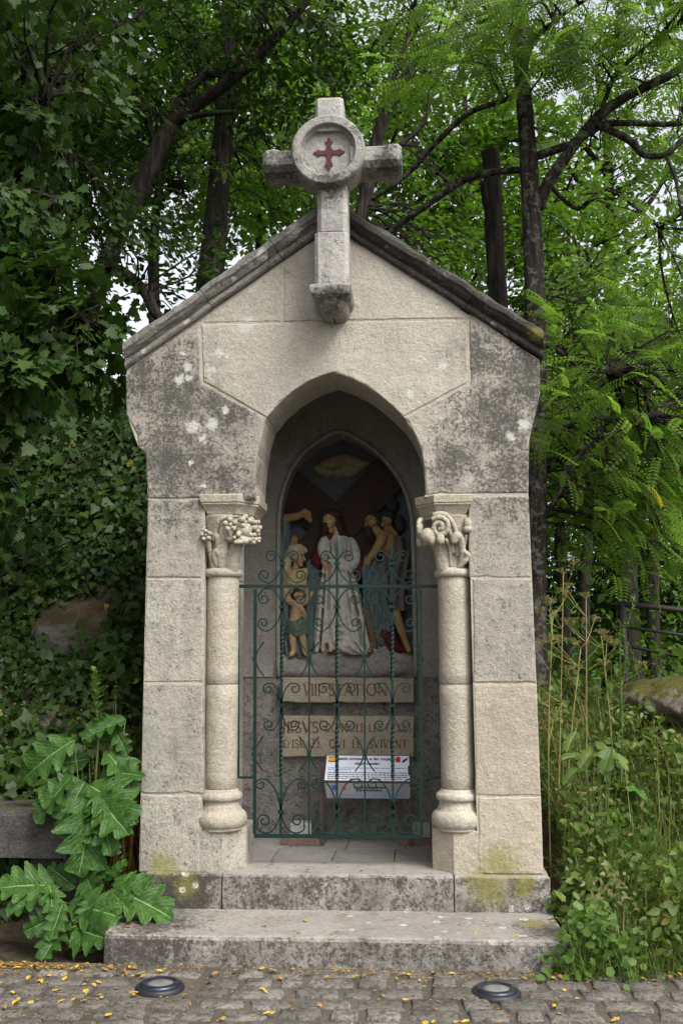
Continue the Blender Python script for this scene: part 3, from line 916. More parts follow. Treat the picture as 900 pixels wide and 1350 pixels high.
# ------------------------------------------------------------------ wrought iron gate
M['green_iron'] = plain('green_painted_iron', (.0016, .0175, .013), .5, .22, .12, 50, spec=.25)
GT = thing('iron_gate', 'green wrought iron gate with scrolls and twisted bars across the shrine opening', 'gate', loc=(0, .17, .5))
YG = .17
def GP(px, py): 
    p = P(px, py, YG); return Vector((p.x - GT.location.x, 0, p.z - GT.location.z))
def flat(points, w, d, name):
    """a bar of rectangular section along a path in the gate's plane"""
    pts = [Vector(p) for p in points]; n = len(pts); V = []; Fc = []
    for i in range(n):
        t = (pts[min(i + 1, n - 1)] - pts[max(i - 1, 0)]).normalized()
        s = Vector((-t.z, 0, t.x)) * w / 2
        for a, b in ((-1, -1), (1, -1), (1, 1), (-1, 1)): V.append(pts[i] + s * a + Vector((0, b * d / 2, 0)))
    for i in range(n - 1):
        for q in range(4):
            a = i * 4 + q; b = i * 4 + (q + 1) % 4
            Fc.append((a, b, b + 4, a + 4))
    Fc += [(3, 2, 1, 0), tuple(range(4 * n - 4, 4 * n))]
    return obj(name, V, Fc, M['green_iron'], GT)
flat([GP(312, 773), GP(581, 773)], .020, .020, 'top_rail')
flat([GP(335, 1102), GP(556, 1103)], .020, .020, 'bottom_rail')
flat([GP(313.5, 777), GP(313.5, 1025.5)], .018, .018, 'outer_stile')
flat([GP(579.5, 777), GP(582, 1025.5)], .018, .018, 'outer_stile')
flat([GP(315.5, 1025), GP(334, 1025)], .013, .013, 'link_bar')
flat([GP(557, 1025.5), GP(580, 1025.5)], .013, .013, 'link_bar')
flat([GP(336.5, 777), GP(335.5, 1099)], .018, .018, 'stile')
flat([GP(554, 777), GP(555.5, 1100)], .018, .018, 'stile')
def bx_(x, y): return x + (y - 773) * (x - 444) / 72 * .006
MAIN = [372, 444, 516]; THIN = [408, 480]
def twisted(px, ya, yb, name='twisted_bar'):
    a, b = GP(bx_(px, ya), ya), GP(bx_(px, yb), yb); n = 40
    pts = [a.lerp(b, i / n) for i in range(n + 1)]
    v, f = tube(pts, .0115, 4, True, twist=math.pi * (b - a).length / .055 / n)
    obj(name, v, f, M['green_iron'], GT)
for px in MAIN:
    flat([GP(px, 735), GP(bx_(px, 826), 826)], .013, .013, 'bar')
    twisted(px, 824, 898)
    flat([GP(bx_(px, 896), 896), GP(bx_(px, 960), 960)], .013, .013, 'bar')
    twisted(px, 958, 1026)
    flat([GP(bx_(px, 1024), 1024), GP(bx_(px, 1101), 1101)], .013, .013, 'bar')
    # spear tip
    V = [GP(px - 1.6, 735), GP(px + 1.6, 735), GP(px + 1.0, 722), GP(px - .6 + .5, 703), GP(px - 1.6, 722)]
    V = [p + Vector((0, y, 0)) for y in (-.005, .005) for p in V]
    obj('spear_tip', V, [(0, 1, 2, 3, 4), (9, 8, 7, 6, 5)] + [(i, i + 5, (i + 1) % 5 + 5, (i + 1) % 5) for i in range(5)], M['green_iron'], GT)
for px in THIN:
    flat([GP(px, 738), GP(bx_(px, 1101), 1102)], .009, .009, 'thin_bar')
def collar(px, py):
    x = bx_(px, py); c = GP(x, py)
    mb = MB(); mb.box(c, (.034, .024, .020)); mb.build('collar', M['green_iron'], GT)
def scroll(px, py, pts, s):
    x = bx_(px, py)
    p3 = catmull([(x + s * a, py + b, 0) for a, b in pts], 5)
    flat([GP(q.x, q.y) for q in p3], .0078, .013, 'scroll')
def spiral(cx, cy, r, a0, turns, n=10, d=1):
    return [(cx + r * (1 - .72 * i / n) * math.cos(a0 + d * turns * 2 * math.pi * i / n), cy + r * (1 - .72 * i / n) * math.sin(a0 + d * turns * 2 * math.pi * i / n)) for i in range(n + 1)]
UP_TOP = [(0, 0), (2.0, -6), (6, -12), (12, -16)] + spiral(14.5, -9, 7.5, -math.pi / 2 + .2, 1.15)
DN_TOP = [(0, 0), (3, 9), (9, 19), (18, 25.5), (27, 22)] + spiral(23.5, 15.5, 7.5, .6, 1.2, d=-1)
UP_BIG = [(0, 0), (2, -8), (7, -17), (15, -23.5), (24, -23), (31, -16)] + spiral(23.5, -10.5, 7.5, -.3, 1.2)
DN_BIG = [(0, 0), (2, 9), (7, 21), (15, 30), (24, 32), (31, 26)] + spiral(24.5, 21.5, 6.8, .3, 1.2, d=-1)
UP_MID = [(0, 0), (1.5, -10), (5, -21), (11, -28)] + spiral(17.5, -22, 7.5, -math.pi / 2 - .3, 1.2)
DN_MID = [(0, 0), (1.5, 12), (5, 24), (11, 32)] + spiral(16.5, 25.5, 7.5, math.pi / 2 + .3, 1.2, d=-1)
UP_BOT = [(0, 0), (2, -14), (8, -30), (17, -41), (25, -43)] + spiral(26.5, -35.5, 7.5, -math.pi / 2, 1.2)
DN_BOT = [(0, 0), (3, 12), (10, 24), (20, 28.5), (30, 24)] + spiral(22, 12, 9.5, .45, 1.3, d=-1)
for px in MAIN:
    for (cy, a, b) in ((743, UP_TOP, DN_TOP), (800, UP_BIG, DN_BIG), (930, UP_MID, DN_MID), (1070, UP_BOT, DN_BOT)):
        collar(px, cy)
        for s in (-1, 1):
            scroll(px, cy, a, s); scroll(px, cy, b, s)
PR = [(1.5, 0), (3, -7), (7, -15), (13, -23)]
def prongs(px, cy, sides=(-1, 1)):
    x = bx_(px, cy)
    mb = MB(); mb.box(GP(x, cy), (.022, .02, .022)); mb.build('collar', M['green_iron'], GT)
    for s in sides:
        for u in (1, -1):
            p3 = catmull([(x + s * a, cy + u * b, 0) for a, b in PR], 4)
            flat([GP(q.x, q.y) for q in p3], .0075, .012, 'prong')
for cy in (869, 994):
    for px in THIN: prongs(px, cy)
    prongs(336.2, cy, (1,)); prongs(554.6, cy, (-1,))

# ------------------------------------------------------------------ painted relief in the niche
YR = 1.36                                              # plane of the relief's middle
RL = thing('painted_relief', 'painted relief sculpture of robed figures and a cross in the shrine niche', 'sculpture', loc=(0, 0, 0))
RC0 = P(455, 740, YR); SX = (P(555, 740, YR).x - P(355, 740, YR).x) / 200; SZ = (P(455, 590, YR).z - P(455, 890, YR).z) / 300
def rw(V):
    V = np.asarray(V, float)
    return np.stack([RC0.x + (V[:, 0] - 455) * SX, YR - V[:, 2] * SX, RC0.z - (V[:, 1] - 740) * SZ], 1)
PM = {}
def paint(name, c): PM[name] = plain(name, c, .75, .30, .4, 38, spec=.2); return PM[name]
paint('skin_paint', (.42, .28, .16)); paint('ochre_skin_paint', (.32, .20, .085)); paint('cream_robe_paint', (.50, .475, .42)); paint('red_cloth_paint', (.12, .016, .02))
paint('blue_cloth_paint', (.115, .14, .145)); paint('yellow_shawl_paint', (.48, .36, .17)); paint('green_cloth_paint', (.13, .17, .11))
paint('brown_hair_paint', (.05, .03, .018)); paint('dark_wood_paint', (.050, .032, .023)); paint('dark_sky_paint', (.085, .095, .11)); paint('cloud_paint', (.25, .21, .12))
paint('lip_paint', (.22, .07, .05)); paint('grey_tunic_paint', (.12, .105, .095)); paint('rock_paint', (.26, .24, .215)); paint('dark_hat_paint', (.035, .035, .036)); paint('brown_cloth_paint', (.17, .10, .05)); paint('pale_shawl_paint', (.45, .38, .26))
def sculpt_obj(S, name, mat, parent, h=1.25, post=None):
    v, f = S.mesh(h, post)
    return link(name, mk_np(name, rw(v), f[:, ::-1], PM[mat], True), parent)
def loft(S, rows, fold=None):
    """cloth: rows of (py, centre x, half width, half depth, depth centre)"""
    R = np.array(rows, float)
    lo = (float((R[:, 1] - R[:, 2]).min()), R[0, 0], float((R[:, 4] - R[:, 3]).min())); hi = (float((R[:, 1] + R[:, 2]).max()), R[-1, 0], float((R[:, 4] + R[:, 3]).max()))
    def f(X, Y, Z):
        cx = np.interp(Y, R[:, 0], R[:, 1]); w = np.interp(Y, R[:, 0], R[:, 2]); dd = np.interp(Y, R[:, 0], R[:, 3]); cz = np.interp(Y, R[:, 0], R[:, 4])
        u = (X - cx) / w
        q = (np.sqrt(u ** 2 + ((Z - cz) / dd) ** 2) - 1) * np.minimum(w, dd)
        if fold: q = q + fold(X, Y, u, (Y - R[0, 0]) / (R[-1, 0] - R[0, 0]))
        return np.maximum(np.maximum(q, R[0, 0] - Y), Y - R[-1, 0])
    S.fn(f, lo, hi)
# backdrop panel
v, f = prism([F(x + (-3 if x < 450 else 3), y - 2 if y < 890 else y + 2, 1.50) for x, y in [(q[0] * .96 + 18, q[1] * .96 + 29) for q in NICHE]], 1.49, 1.53, 0)
v, f = prism([(x, z) for x, z in NP], 1.47, 1.53, 0)
obj('backdrop', v, f, PM['dark_sky_paint'], RL)
# great cross laid slanting: two beams
def beam_(a, b, w, d0, d1, name):
    a = Vector((*a, 0)); b = Vector((*b, 0)); t = (b - a).normalized(); n = Vector((-t.y, t.x, 0)) * w / 2
    V = [a + n, b + n, b - n, a - n]
    V = [(p.x, p.y, d) for d in (d0, d1) for p in V]
    obj(name, [tuple(q) for q in rw(V)], [(3, 2, 1, 0), (4, 5, 6, 7), (0, 1, 5, 4), (1, 2, 6, 5), (2, 3, 7, 6), (3, 0, 4, 7)], PM['dark_wood_paint'], RL)
beam_((372, 634), (500, 742), 52, -24, -10, 'beam')
beam_((524, 612), (388, 752), 50, -22, -6, 'beam')
# cloud
S = Sculpt(4)
for x, y, r in [(418, 613, 8), (428, 606, 9), (440, 602, 10), (452, 600, 11), (464, 603, 10), (476, 606, 8), (484, 608, 5), (430, 618, 9), (446, 618, 9), (460, 617, 11), (470, 614, 9), (455, 611, 10), (424, 616, 7)]:
    S.ell((x, y, -20), (r, r * .82, 9))
sculpt_obj(S, 'cloud', 'cloud_paint', RL)
# rock base
S = Sculpt(6); rr = random.Random(5)
for k in range(60):
    x = rr.uniform(372, 541); S.ell((x, rr.uniform(864, 886), rr.uniform(-16, 12)), (rr.uniform(9, 22), rr.uniform(6, 13), rr.uniform(9, 16)))
S.ell((455, 884, -4), (92, 12, 22))
for x, y, r in ((500, 850, 14), (515, 858, 14), (483, 862, 12), (532, 866, 10), (378, 862, 9)): S.ell((x, y, -6), (r, r * .8, 14))
sculpt_obj(S, 'rock_base', 'rock_paint', RL, 1.4)

def head(S, c, look, s=1.0, beard=0.0):
    """skull, jaw, nose, brow, ears, neck stub; look = (dx,dy,dz) facing direction in relief space"""
    L = Vector(look).normalized(); up = Vector((0, -1, 0)); up = (up - L * up.dot(L)).normalized(); R = L.cross(up)
    c = Vector(c)
    def q(f, u, r): return tuple(c + L * f * s + up * u * s + R * r * s)
    S.ell(q(-1, 3, 0), (9.2 * s, 10 * s, 9.2 * s))
    S.cap(q(2.5, 1, 0), q(4.2, -8.5, 0), 6.2 * s, 3.6 * s)
    S.cap(q(8.6, 2.6, 0), q(11.4, -2.4, 0), 1.1 * s, 1.7 * s, .8 * s)          # nose
    for r in (-1, 1):
        S.cap(q(7.2, 3.6, 1.0 * r), q(5.6, 3.4, 5.2 * r), 1.3 * s, 1.1 * s, 1.5 * s)   # brow
        S.ell(q(6.4, 1.2, 3.0 * r), (1.7 * s, 1.3 * s, 1.7 * s), .8 * s)        # eyes
        S.cap(q(5.5, -1.6, 4.2 * r), q(3.5, -2.4, 5.6 * r), 2.2 * s, 1.8 * s, 2.0 * s) # cheek
        S.ell(q(-.8, .4, 8.6 * r), (1.9 * s, 2.8 * s, 1.9 * s), 1.0 * s)        # ear
    S.cap(q(7.4, -5.4, -1.6), q(7.4, -5.4, 1.6), 1.0 * s, 1.0 * s, 1.0 * s)     # lips
    S.cap(q(7.0, -6.8, -1.2), q(7.0, -6.8, 1.2), 1.0 * s, 1.0 * s, 1.0 * s)
    S.ell(q(6.0, -9.6, 0), (2.4 * s, 2.2 * s, 2.4 * s), 1.5 * s)                # chin
    FACES.append((q, s))
    return q
FACES = []
def face_paint(parent):
    for q, s in FACES:
        for r in (-1, 1):
            E = Sculpt(.3); E.ell(q(8.1, 1.2, 3.1 * r), (1.4 * s, 1.0 * s, 1.4 * s)); sculpt_obj(E, 'eye', 'brown_hair_paint', parent, .4)
            E = Sculpt(.3); E.cap(q(8.7, 4.0, 1.4 * r), q(7.0, 3.8, 5.2 * r), .9 * s, .7 * s); sculpt_obj(E, 'eyebrow', 'brown_hair_paint', parent, .4)
        E = Sculpt(.3); E.cap(q(8.7, -6.1, -1.6), q(8.7, -6.1, 1.6), .8 * s, .8 * s); sculpt_obj(E, 'mouth', 'lip_paint', parent, .4)
    FACES.clear()
def hand(S, wrist, d, side, s=1.0, curl=.5, nrm=(0, 0, 1)):
    """palm, four fingers of unequal length bent at the knuckle, thumb leaving the palm's side"""
    d = Vector(d).normalized(); n = Vector(nrm); n = (n - d * n.dot(d)).normalized(); w = d.cross(n) * side
    b = Vector(wrist)
    S.cap(tuple(b), tuple(b + d * 4 * s), 2.4 * s, 3.0 * s, 1.5 * s)
    for i, ln in enumerate((5.0, 5.8, 5.4, 4.2)):
        r0 = b + d * 5.2 * s + w * (i - 1.5) * 2.0 * s
        k1 = r0 + d * ln * .55 * s; k2 = k1 + (d * (1 - curl) - n * curl).normalized() * ln * .55 * s
        S.cap(tuple(b + d * 2 * s + w * (i - 1.5) * 1.3 * s), tuple(r0), 1.5 * s, 1.15 * s, .6 * s)
        S.cap(tuple(r0), tuple(k1), 1.1 * s, 1.0 * s, .4 * s); S.cap(tuple(k1), tuple(k2), 1.0 * s, .8 * s, .4 * s)
    t0 = b + d * 1.2 * s - w * 2.4 * s; t1 = t0 + (d - w * .9).normalized() * 3.4 * s; t2 = t1 + d * 2.6 * s
    S.cap(tuple(t0), tuple(t1), 1.4 * s, 1.2 * s, .8 * s); S.cap(tuple(t1), tuple(t2), 1.2 * s, .9 * s, .5 * s)

# robed man standing in the middle
fig = thing('robed_figure', None, None); fig.parent = RL
S = Sculpt(1.4)
head(S, (436, 690, 12), (-.72, .60, .42), 1.0)
S.cap((440, 696, 6), (446, 708, 2), 5.2, 6.4)
S.path([(431, 728, 12), (428, 740, 16), (431, 748, 18)], [4.2, 3.6, 2.8]); hand(S, (431, 747, 18), (.12, 1, .1), 1, .95, .3)
S.cap((446, 708, 2), (447, 770, 3), 7, 9); S.path([(440, 714, 4), (431, 722, 9), (431, 730, 12)], [5, 4.5, 4.2])
for x0 in (432, 454): S.path([(447, 770, 3), (x0 + 4, 815, 5), (x0, 850, 6), (x0 - 2, 858, 10), (x0 - 8, 863, 14)], [8, 6, 4.4, 4, 3])
sculpt_obj(S, 'body', 'skin_paint', fig, .85); face_paint(fig)
S = Sculpt(3.0)
def fold1(X, Y, u, t):
    return (2.3 * np.sin(u * 8.5 + t * 2.2 + np.sin(t * 5) * .6) + 1.1 * np.sin(u * 17 - t * 4)) * ss(.25, .5, t) * (.6 + t)
loft(S, [(701, 446, 6, 7, 3), (706, 447, 9, 8, 2), (711, 448, 14, 9, 2), (718, 449, 16, 10, 2), (728, 448, 16.5, 11, 3), (738, 447, 16, 12, 4), (748, 446, 18, 13, 4), (770, 446, 22, 16, 4), (800, 447, 26, 18, 4), (825, 449, 31, 20, 4), (845, 453, 36, 21, 4), (855, 461, 35, 20, 4), (862, 474, 20, 16, 4)], fold1)
S.path([(463, 713, 3), (469, 728, 8), (467, 744, 14), (455, 749, 18), (441, 746, 19)], [4.5, 5.5, 6, 5.2, 4])
for k in range(4): S.path([(464 + 2 * k, 716 + 3 * k, 9), (470 + k, 734 + 2 * k, 15), (462 - 2 * k, 746 + 2.5 * k, 20)], [.8, 1.6, 1.2], 1.2)     # folded sleeve
S.path([(430, 712, 8), (427, 722, 12), (428, 732, 15)], [6, 6.5, 6])
for k in range(6): S.path([(432 + 6 * k, 712, 13 - abs(k - 2.5)), (434 + 5.4 * k, 724, 16.5), (436 + 5 * k, 736, 17)], [1.0, 1.6, 1.0], 1.5)
S.path([(426, 738, 13), (440, 741, 19), (458, 740, 19), (467, 736, 12)], [2, 2.2, 2.2, 2], 1.0)
for x0, x1, x2, r in ((428, 424, 419, 3), (433, 431, 427, 2.4), (439, 440, 437, 2.6), (447, 452, 455, 2.8), (455, 465, 474, 3), (461, 474, 486, 3)):
    S.path([(x0, 745, 18), (x1, 800, 21), (x2, 856, 21)], [1.2, r * .8, r], 2.4)
for k in range(4): S.path([(428 + 3 * k, 800 + 9 * k, 20), (450, 822 + 9 * k, 24), (478, 812 + 12 * k, 18)], [.6, 1.5, .6], 2.5)
sculpt_obj(S, 'robe', 'cream_robe_paint', fig, 1.1)
S = Sculpt(2.0)
for k in range(11):
    a = k / 10
    S.path([(428 + 12 * a, 678 - 2 * a, 9 - 8 * a + 3), (440 + 7 * a, 682, 13 - 10 * a), (447 + 5 * a, 694 + 2 * a, 11 - 9 * a), (449 + 7 * a, 706 + 4 * a, 9 - 6 * a)], [2.2, 2.8, 2.6, 1.4])
S.ell((439, 680, 8), (12.5, 8, 11.5)); S.path([(432, 697, 16), (429.5, 702, 17), (428, 706, 17)], [3.2, 3.0, 1.4]); S.path([(434, 690, 19), (431, 693, 19), (430, 697, 18)], [.9, 1.3, 1.6])
sculpt_obj(S, 'hair', 'brown_hair_paint', fig, 1.0)
S = Sculpt(3)
for k in range(7): S.path([(431 + k, 706, 7 + k * .5), (424 - k * .6, 722 + 2 * k, 8 + 2 * (k % 2)), (412 + k * 1.5, 738 + k * 1.2, 6)], [2, 4, 3])
sculpt_obj(S, 'red_cloak', 'red_cloth_paint', fig)
S = Sculpt(3)
for k in range(4): S.path([(471, 722 + 5 * k, 4), (474, 742 + 3 * k, 6), (470 + k, 762, 4)], [3, 4, 2.5])
sculpt_obj(S, 'red_cloak', 'red_cloth_paint', fig)

# kneeling woman with a child
fig = thing('kneeling_woman', None, None); fig.parent = RL
S = Sculpt(1.4)
head(S, (394, 736, 12), (.86, .05, .5), .95)
S.cap((392, 743, 9), (390, 754, 6), 4.8, 5.5); S.cap((390, 754, 5), (389, 790, 3), 8, 9); S.path([(388, 762, 6), (380, 766, 8), (377, 772, 12)], [6, 6, 5.5]); S.path([(392, 762, 6), (400, 768, 8), (404, 775, 10)], [6, 5, 4.5])
S.path([(377, 772, 12), (381, 790, 18), (396, 800, 22), (402, 806, 23)], [5.5, 5, 4, 3]); hand(S, (401, 805, 23), (.45, 1, 0), 1, .9, .35)
S.path([(404, 775, 10), (408, 788, 14), (404, 796, 17)], [4.5, 4, 3])
sculpt_obj(S, 'body', 'skin_paint', fig, .85); face_paint(fig)
S = Sculpt(2.5)
S.ell((390, 729, 8), (13, 11, 11)); S.path([(381, 730, 8), (378, 745, 8), (377, 758, 9)], [5, 6, 6]); S.path([(384, 722, 12), (396, 722, 15), (404, 727, 13)], [3, 3.5, 2.5])
sculpt_obj(S, 'headscarf', 'pale_shawl_paint', fig, 1.0)
S = Sculpt(3)
for k in range(6): S.path([(374 + k * .5, 752 + 4 * k, 9), (388, 757 + 4.4 * k, 17), (404 - k * .4, 752 + 4 * k, 11)], [3.5, 4.5, 3.2], 2)
sculpt_obj(S, 'shawl', 'yellow_shawl_paint', fig)
S = Sculpt(3)
loft(S, [(764, 388, 17, 13, 2), (790, 386, 17, 14, 2), (820, 386, 18, 14, 0), (850, 388, 21, 15, 0), (866, 392, 24, 15, 0)], lambda X, Y, u, t: 2.6 * np.sin(u * 9 + t * 3) + 1.0 * np.sin(u * 19 - t * 5))
S.path([(377, 770, 11), (375, 790, 15), (380, 830, 14), (392, 858, 12)], [5, 5, 5, 4]); S.path([(405, 770, 8), (408, 800, 8), (410, 850, 8)], [5, 6, 7])
sculpt_obj(S, 'dress', 'blue_cloth_paint', fig)
S = Sculpt(4)
for k in range(5): S.path([(408 + 2.5 * k, 742 + 2 * k, -2), (411 + 2.4 * k, 780, 3 + 3 * (k % 2)), (409 + 2.8 * k, 820, 3), (407 + 3 * k, 858, 2)], [4, 5, 5, 5], 2.5)
sculpt_obj(S, 'blue_drapery', 'blue_cloth_paint', RL, 1.1, lambda D, X, Y, Z: D + 1.0 * np.sin(X * .8 + Y * .02))
fig = thing('child', None, None); fig.parent = RL
S = Sculpt(2.2)
S.cap((393, 800, 19), (391, 818, 20), 7.5, 8.0); head(S, (396, 786, 20), (.7, -.35, .5), .70)
S.cap((395, 792, 19), (394, 798, 19), 3, 3.5)
S.path([(388, 826, 19), (388, 842, 20), (389, 856, 19)], [5.4, 4.4, 2.8]); S.path([(398, 826, 19), (401, 842, 19), (403, 855, 18)], [5.2, 4.2, 2.8])
S.path([(389, 858, 19), (386, 862, 24)], [3, 2]); S.path([(403, 856, 18), (406, 861, 22)], [3, 2])
S.path([(400, 797, 21), (408, 790, 22), (413, 782, 21)], [3.2, 2.7, 2.2])
sculpt_obj(S, 'body', 'skin_paint', fig, .85); face_paint(fig)
S = Sculpt(2.5)
for k in range(5): S.path([(381, 816 + 4 * k, 18), (393, 822 + 3.2 * k, 27 - k), (406, 816 + 4.2 * k, 18)], [3, 3.6, 3], 1.6)
S.ell((393, 825, 19), (12.5, 10, 8))
sculpt_obj(S, 'loincloth', 'green_cloth_paint', fig, 1.0)
S = Sculpt(2); S.ell((394, 781, 18), (7.2, 5.2, 7)); S.ell((390, 786, 17), (4, 5.5, 5)); sculpt_obj(S, 'hair', 'brown_hair_paint', fig, .9)

# arm of a man behind the cross, on the left
fig = thing('man_reaching', None, None); fig.parent = RL
S = Sculpt(2.2)
S.path([(374, 690, -6), (378, 682, 0), (392, 680, 4), (402, 675, 6)], [5.5, 5.2, 4.4, 3.4]); hand(S, (402, 674, 6), (.55, 1, .1), -1, 1.15, .45)
S.cap((402, 674, 6), (409, 686, 6), 4, 3.2)
sculpt_obj(S, 'arm', 'ochre_skin_paint', fig, 1.0)
S = Sculpt(2.2); hand(S, (385, 716, 4), (.5, -.9, 0), 1, 1.0, .2); S.cap((385, 716, 4), (380, 728, -2), 3, 4)
sculpt_obj(S, 'hand', 'ochre_skin_paint', fig, 1.0)
S = Sculpt(3); loft(S, [(684, 375, 6, 9, -4), (705, 376, 8, 9, -4), (735, 376, 9, 9, -4), (775, 377, 9, 8, -6)], lambda X, Y, u, t: .8 * np.sin(u * 7 + t * 4))
sculpt_obj(S, 'sleeve', 'blue_cloth_paint', fig)

# two men carrying the beam on the right
fig = thing('bearded_carrier', None, None); fig.parent = RL
S = Sculpt(1.5)
head(S, (490, 690, 4), (-.75, .3, .55), .95)
S.cap((494, 697, 2), (502, 706, 0), 5.5, 7)
S.ell((510, 715, -2), (13, 16, 11)); S.path([(505, 708, 8), (499, 722, 12), (489, 736, 14)], [7, 6, 4.2]); hand(S, (489, 737, 14), (-.5, .8, .2), 1, 1.0, .5)
sculpt_obj(S, 'body', 'ochre_skin_paint', fig, .85); face_paint(fig)
S = Sculpt(2.5); S.ell((493, 682, 0), (12, 8, 11)); S.ell((500, 690, -2), (7, 9, 8)); S.path([(486, 698, 8), (486, 706, 10), (490, 711, 8)], [4.5, 4, 2])
sculpt_obj(S, 'hair', 'dark_hat_paint', fig, 1.0)
S = Sculpt(3)
for k in range(6): S.path([(482 + 4.2 * k, 738 + 2 * k, 6), (483 + 4.6 * k, 780, 11 + 3 * (k % 2)), (489 + 4.6 * k, 825, 9), (496 + 3.8 * k, 848 - k, 7)], [4.5, 5, 5, 4], 2.4)
sculpt_obj(S, 'blue_tunic', 'blue_cloth_paint', fig, 1.1, lambda D, X, Y, Z: D + 1.3 * np.sin((X - .25 * (Y - 740)) * .62) + .6 * np.sin(X * 1.2 + Y * .1))
S = Sculpt(3); S.path([(484, 806, 8), (488, 830, 9), (492, 852, 8)], [7, 6, 4.5]); S.path([(492, 853, 8), (485, 862, 13)], [4, 3]); sculpt_obj(S, 'leg', 'brown_cloth_paint', fig)
S = Sculpt(3)
for k in range(5): S.path([(502 + 3 * k, 822 + 3 * k, 8), (507 + 3.5 * k, 838 + 2.5 * k, 11 + 2 * (k % 2)), (516 + 4 * k, 856, 8)], [2.5, 4.5, 3.5], 2)
sculpt_obj(S, 'red_drapery', 'red_cloth_paint', fig, 1.0, lambda D, X, Y, Z: D + .9 * np.sin((X - Y) * .7))
fig = thing('rear_carrier', None, None); fig.parent = RL
S = Sculpt(1.5)
head(S, (509, 688, -3), (-.55, .35, .75), .9); S.cap((512, 695, -5), (518, 706, -6), 5, 7); S.path([(518, 706, -7), (517, 755, -5), (517, 800, 2)], [7, 9, 7])
S.path([(517, 800, 2), (522, 815, 7), (528, 832, 6), (533, 848, 4)], [7, 6.4, 5, 3.4]); S.path([(534, 849, 5), (537, 857, 10)], [4, 3])
sculpt_obj(S, 'body', 'ochre_skin_paint', fig, .85); face_paint(fig)
S = Sculpt(3); loft(S, [(708, 522, 12, 8, -8), (730, 522, 16, 11, -6), (760, 515, 18, 12, -4), (790, 514, 18, 13, -2), (806, 516, 18, 13, -2)], lambda X, Y, u, t: 1.5 * np.sin(u * 9 + t * 3))
S.path([(506, 745, 8), (507, 780, 10)], [3.5, 3.5])
sculpt_obj(S, 'tunic', 'grey_tunic_paint', fig)
S = Sculpt(2.5); S.ell((511, 680, -4), (11, 7, 10)); S.ell((517, 664, -12), (9, 12, 8)); S.ell((526, 690, -12), (8, 13, 8)); sculpt_obj(S, 'hat', 'dark_hat_paint', fig, 1.0)

# ------------------------------------------------------------------ inscription slabs with serif capitals
T, t_ = .135, .06
def arc(cx, cy, rx, ry, a0, a1, n=12): return [(cx + rx * math.cos(rad(lerp(a0, a1, i / n))), cy + ry * math.sin(rad(lerp(a0, a1, i / n)))) for i in range(n + 1)]
GL = {
 'I': (.30, [([(.15, 0), (.15, 1)], T)], [(.15, 0), (.15, 1)]),
 'V': (.74, [([(.06, 1), (.36, 0)], T), ([(.36, 0), (.68, 1)], t_)], [(.06, 1), (.68, 1)]),
 'A': (.76, [([(.06, 0), (.38, 1)], t_), ([(.38, 1), (.70, 0)], T), ([(.18, .36), (.58, .36)], t_)], [(.06, 0), (.70, 0)]),
 'S': (.56, [([(.46, .80)] + arc(.28, .74, .19, .25, 20, 250, 10) + arc(.29, .26, .20, .26, 70, -160, 10), .10)], []),
 'T': (.66, [([(.33, 0), (.33, 1)], T), ([(.04, .97), (.62, .97)], t_), ([(.04, .97), (.04, .82)], t_), ([(.62, .97), (.62, .82)], t_)], [(.33, 0)]),
 'O': (.86, [(arc(.43, .5, .36, .5, 0, 360, 24), .105)], []),
 'Q': (.86, [(arc(.43, .5, .36, .5, 0, 360, 24), .105), ([(.46, .1), (.82, -.22)], .09)], []),
 'N': (.80, [([(.12, 0), (.12, 1)], t_), ([(.10, 1), (.68, 0)], T), ([(.68, 0), (.68, 1)], t_)], [(.12, 0), (.12, 1), (.68, 1)]),
 'E': (.60, [([(.14, 0), (.14, 1)], T), ([(.12, .97), (.52, .97)], t_), ([(.14, .52), (.44, .52)], t_), ([(.12, .03), (.55, .03)], t_), ([(.52, .97), (.52, .82)], t_), ([(.55, .03), (.55, .2)], t_), ([(.44, .44), (.44, .6)], t_)], []),
 'F': (.56, [([(.14, 0), (.14, 1)], T), ([(.12, .97), (.52, .97)], t_), ([(.14, .52), (.42, .52)], t_), ([(.52, .97), (.52, .82)], t_)], [(.14, 0)]),
 'L': (.58, [([(.14, 0), (.14, 1)], T), ([(.12, .03), (.54, .03)], t_), ([(.54, .03), (.54, .2)], t_)], [(.14, 1)]),
 'J': (.36, [([(.22, 1), (.22, .05), (.14, -.16), (.0, -.2)], T)], [(.22, 1)]),
 'C': (.70, [(arc(.40, .5, .33, .5, 48, 312, 18), .10), ([(.62, .9), (.62, .74)], t_)], []),
 'D': (.80, [([(.14, 0), (.14, 1)], T), ([(.14, .97), (.34, .97)] + arc(.34, .5, .38, .47, 90, -90, 14) + [(.14, .03)], .085)], []),
 'R': (.70, [([(.14, 0), (.14, 1)], T), ([(.14, .97), (.32, .97)] + arc(.32, .75, .22, .22, 90, -90, 8) + [(.14, .53)], .075), ([(.30, .53), (.66, 0)], .11)], [(.14, 0), (.66, 0)]),
 "'": (.18, [([(.08, 1.0), (.08, .78)], .07)], []), '.': (.22, [([(.08, 0), (.08, .09)], .10)], []), ' ': (.34, [], []),
}
GL['Ë'] = (GL['E'][0], GL['E'][1] + [([(.18, 1.12), (.18, 1.2)], .09), ([(.42, 1.12), (.42, 1.2)], .09)], [])
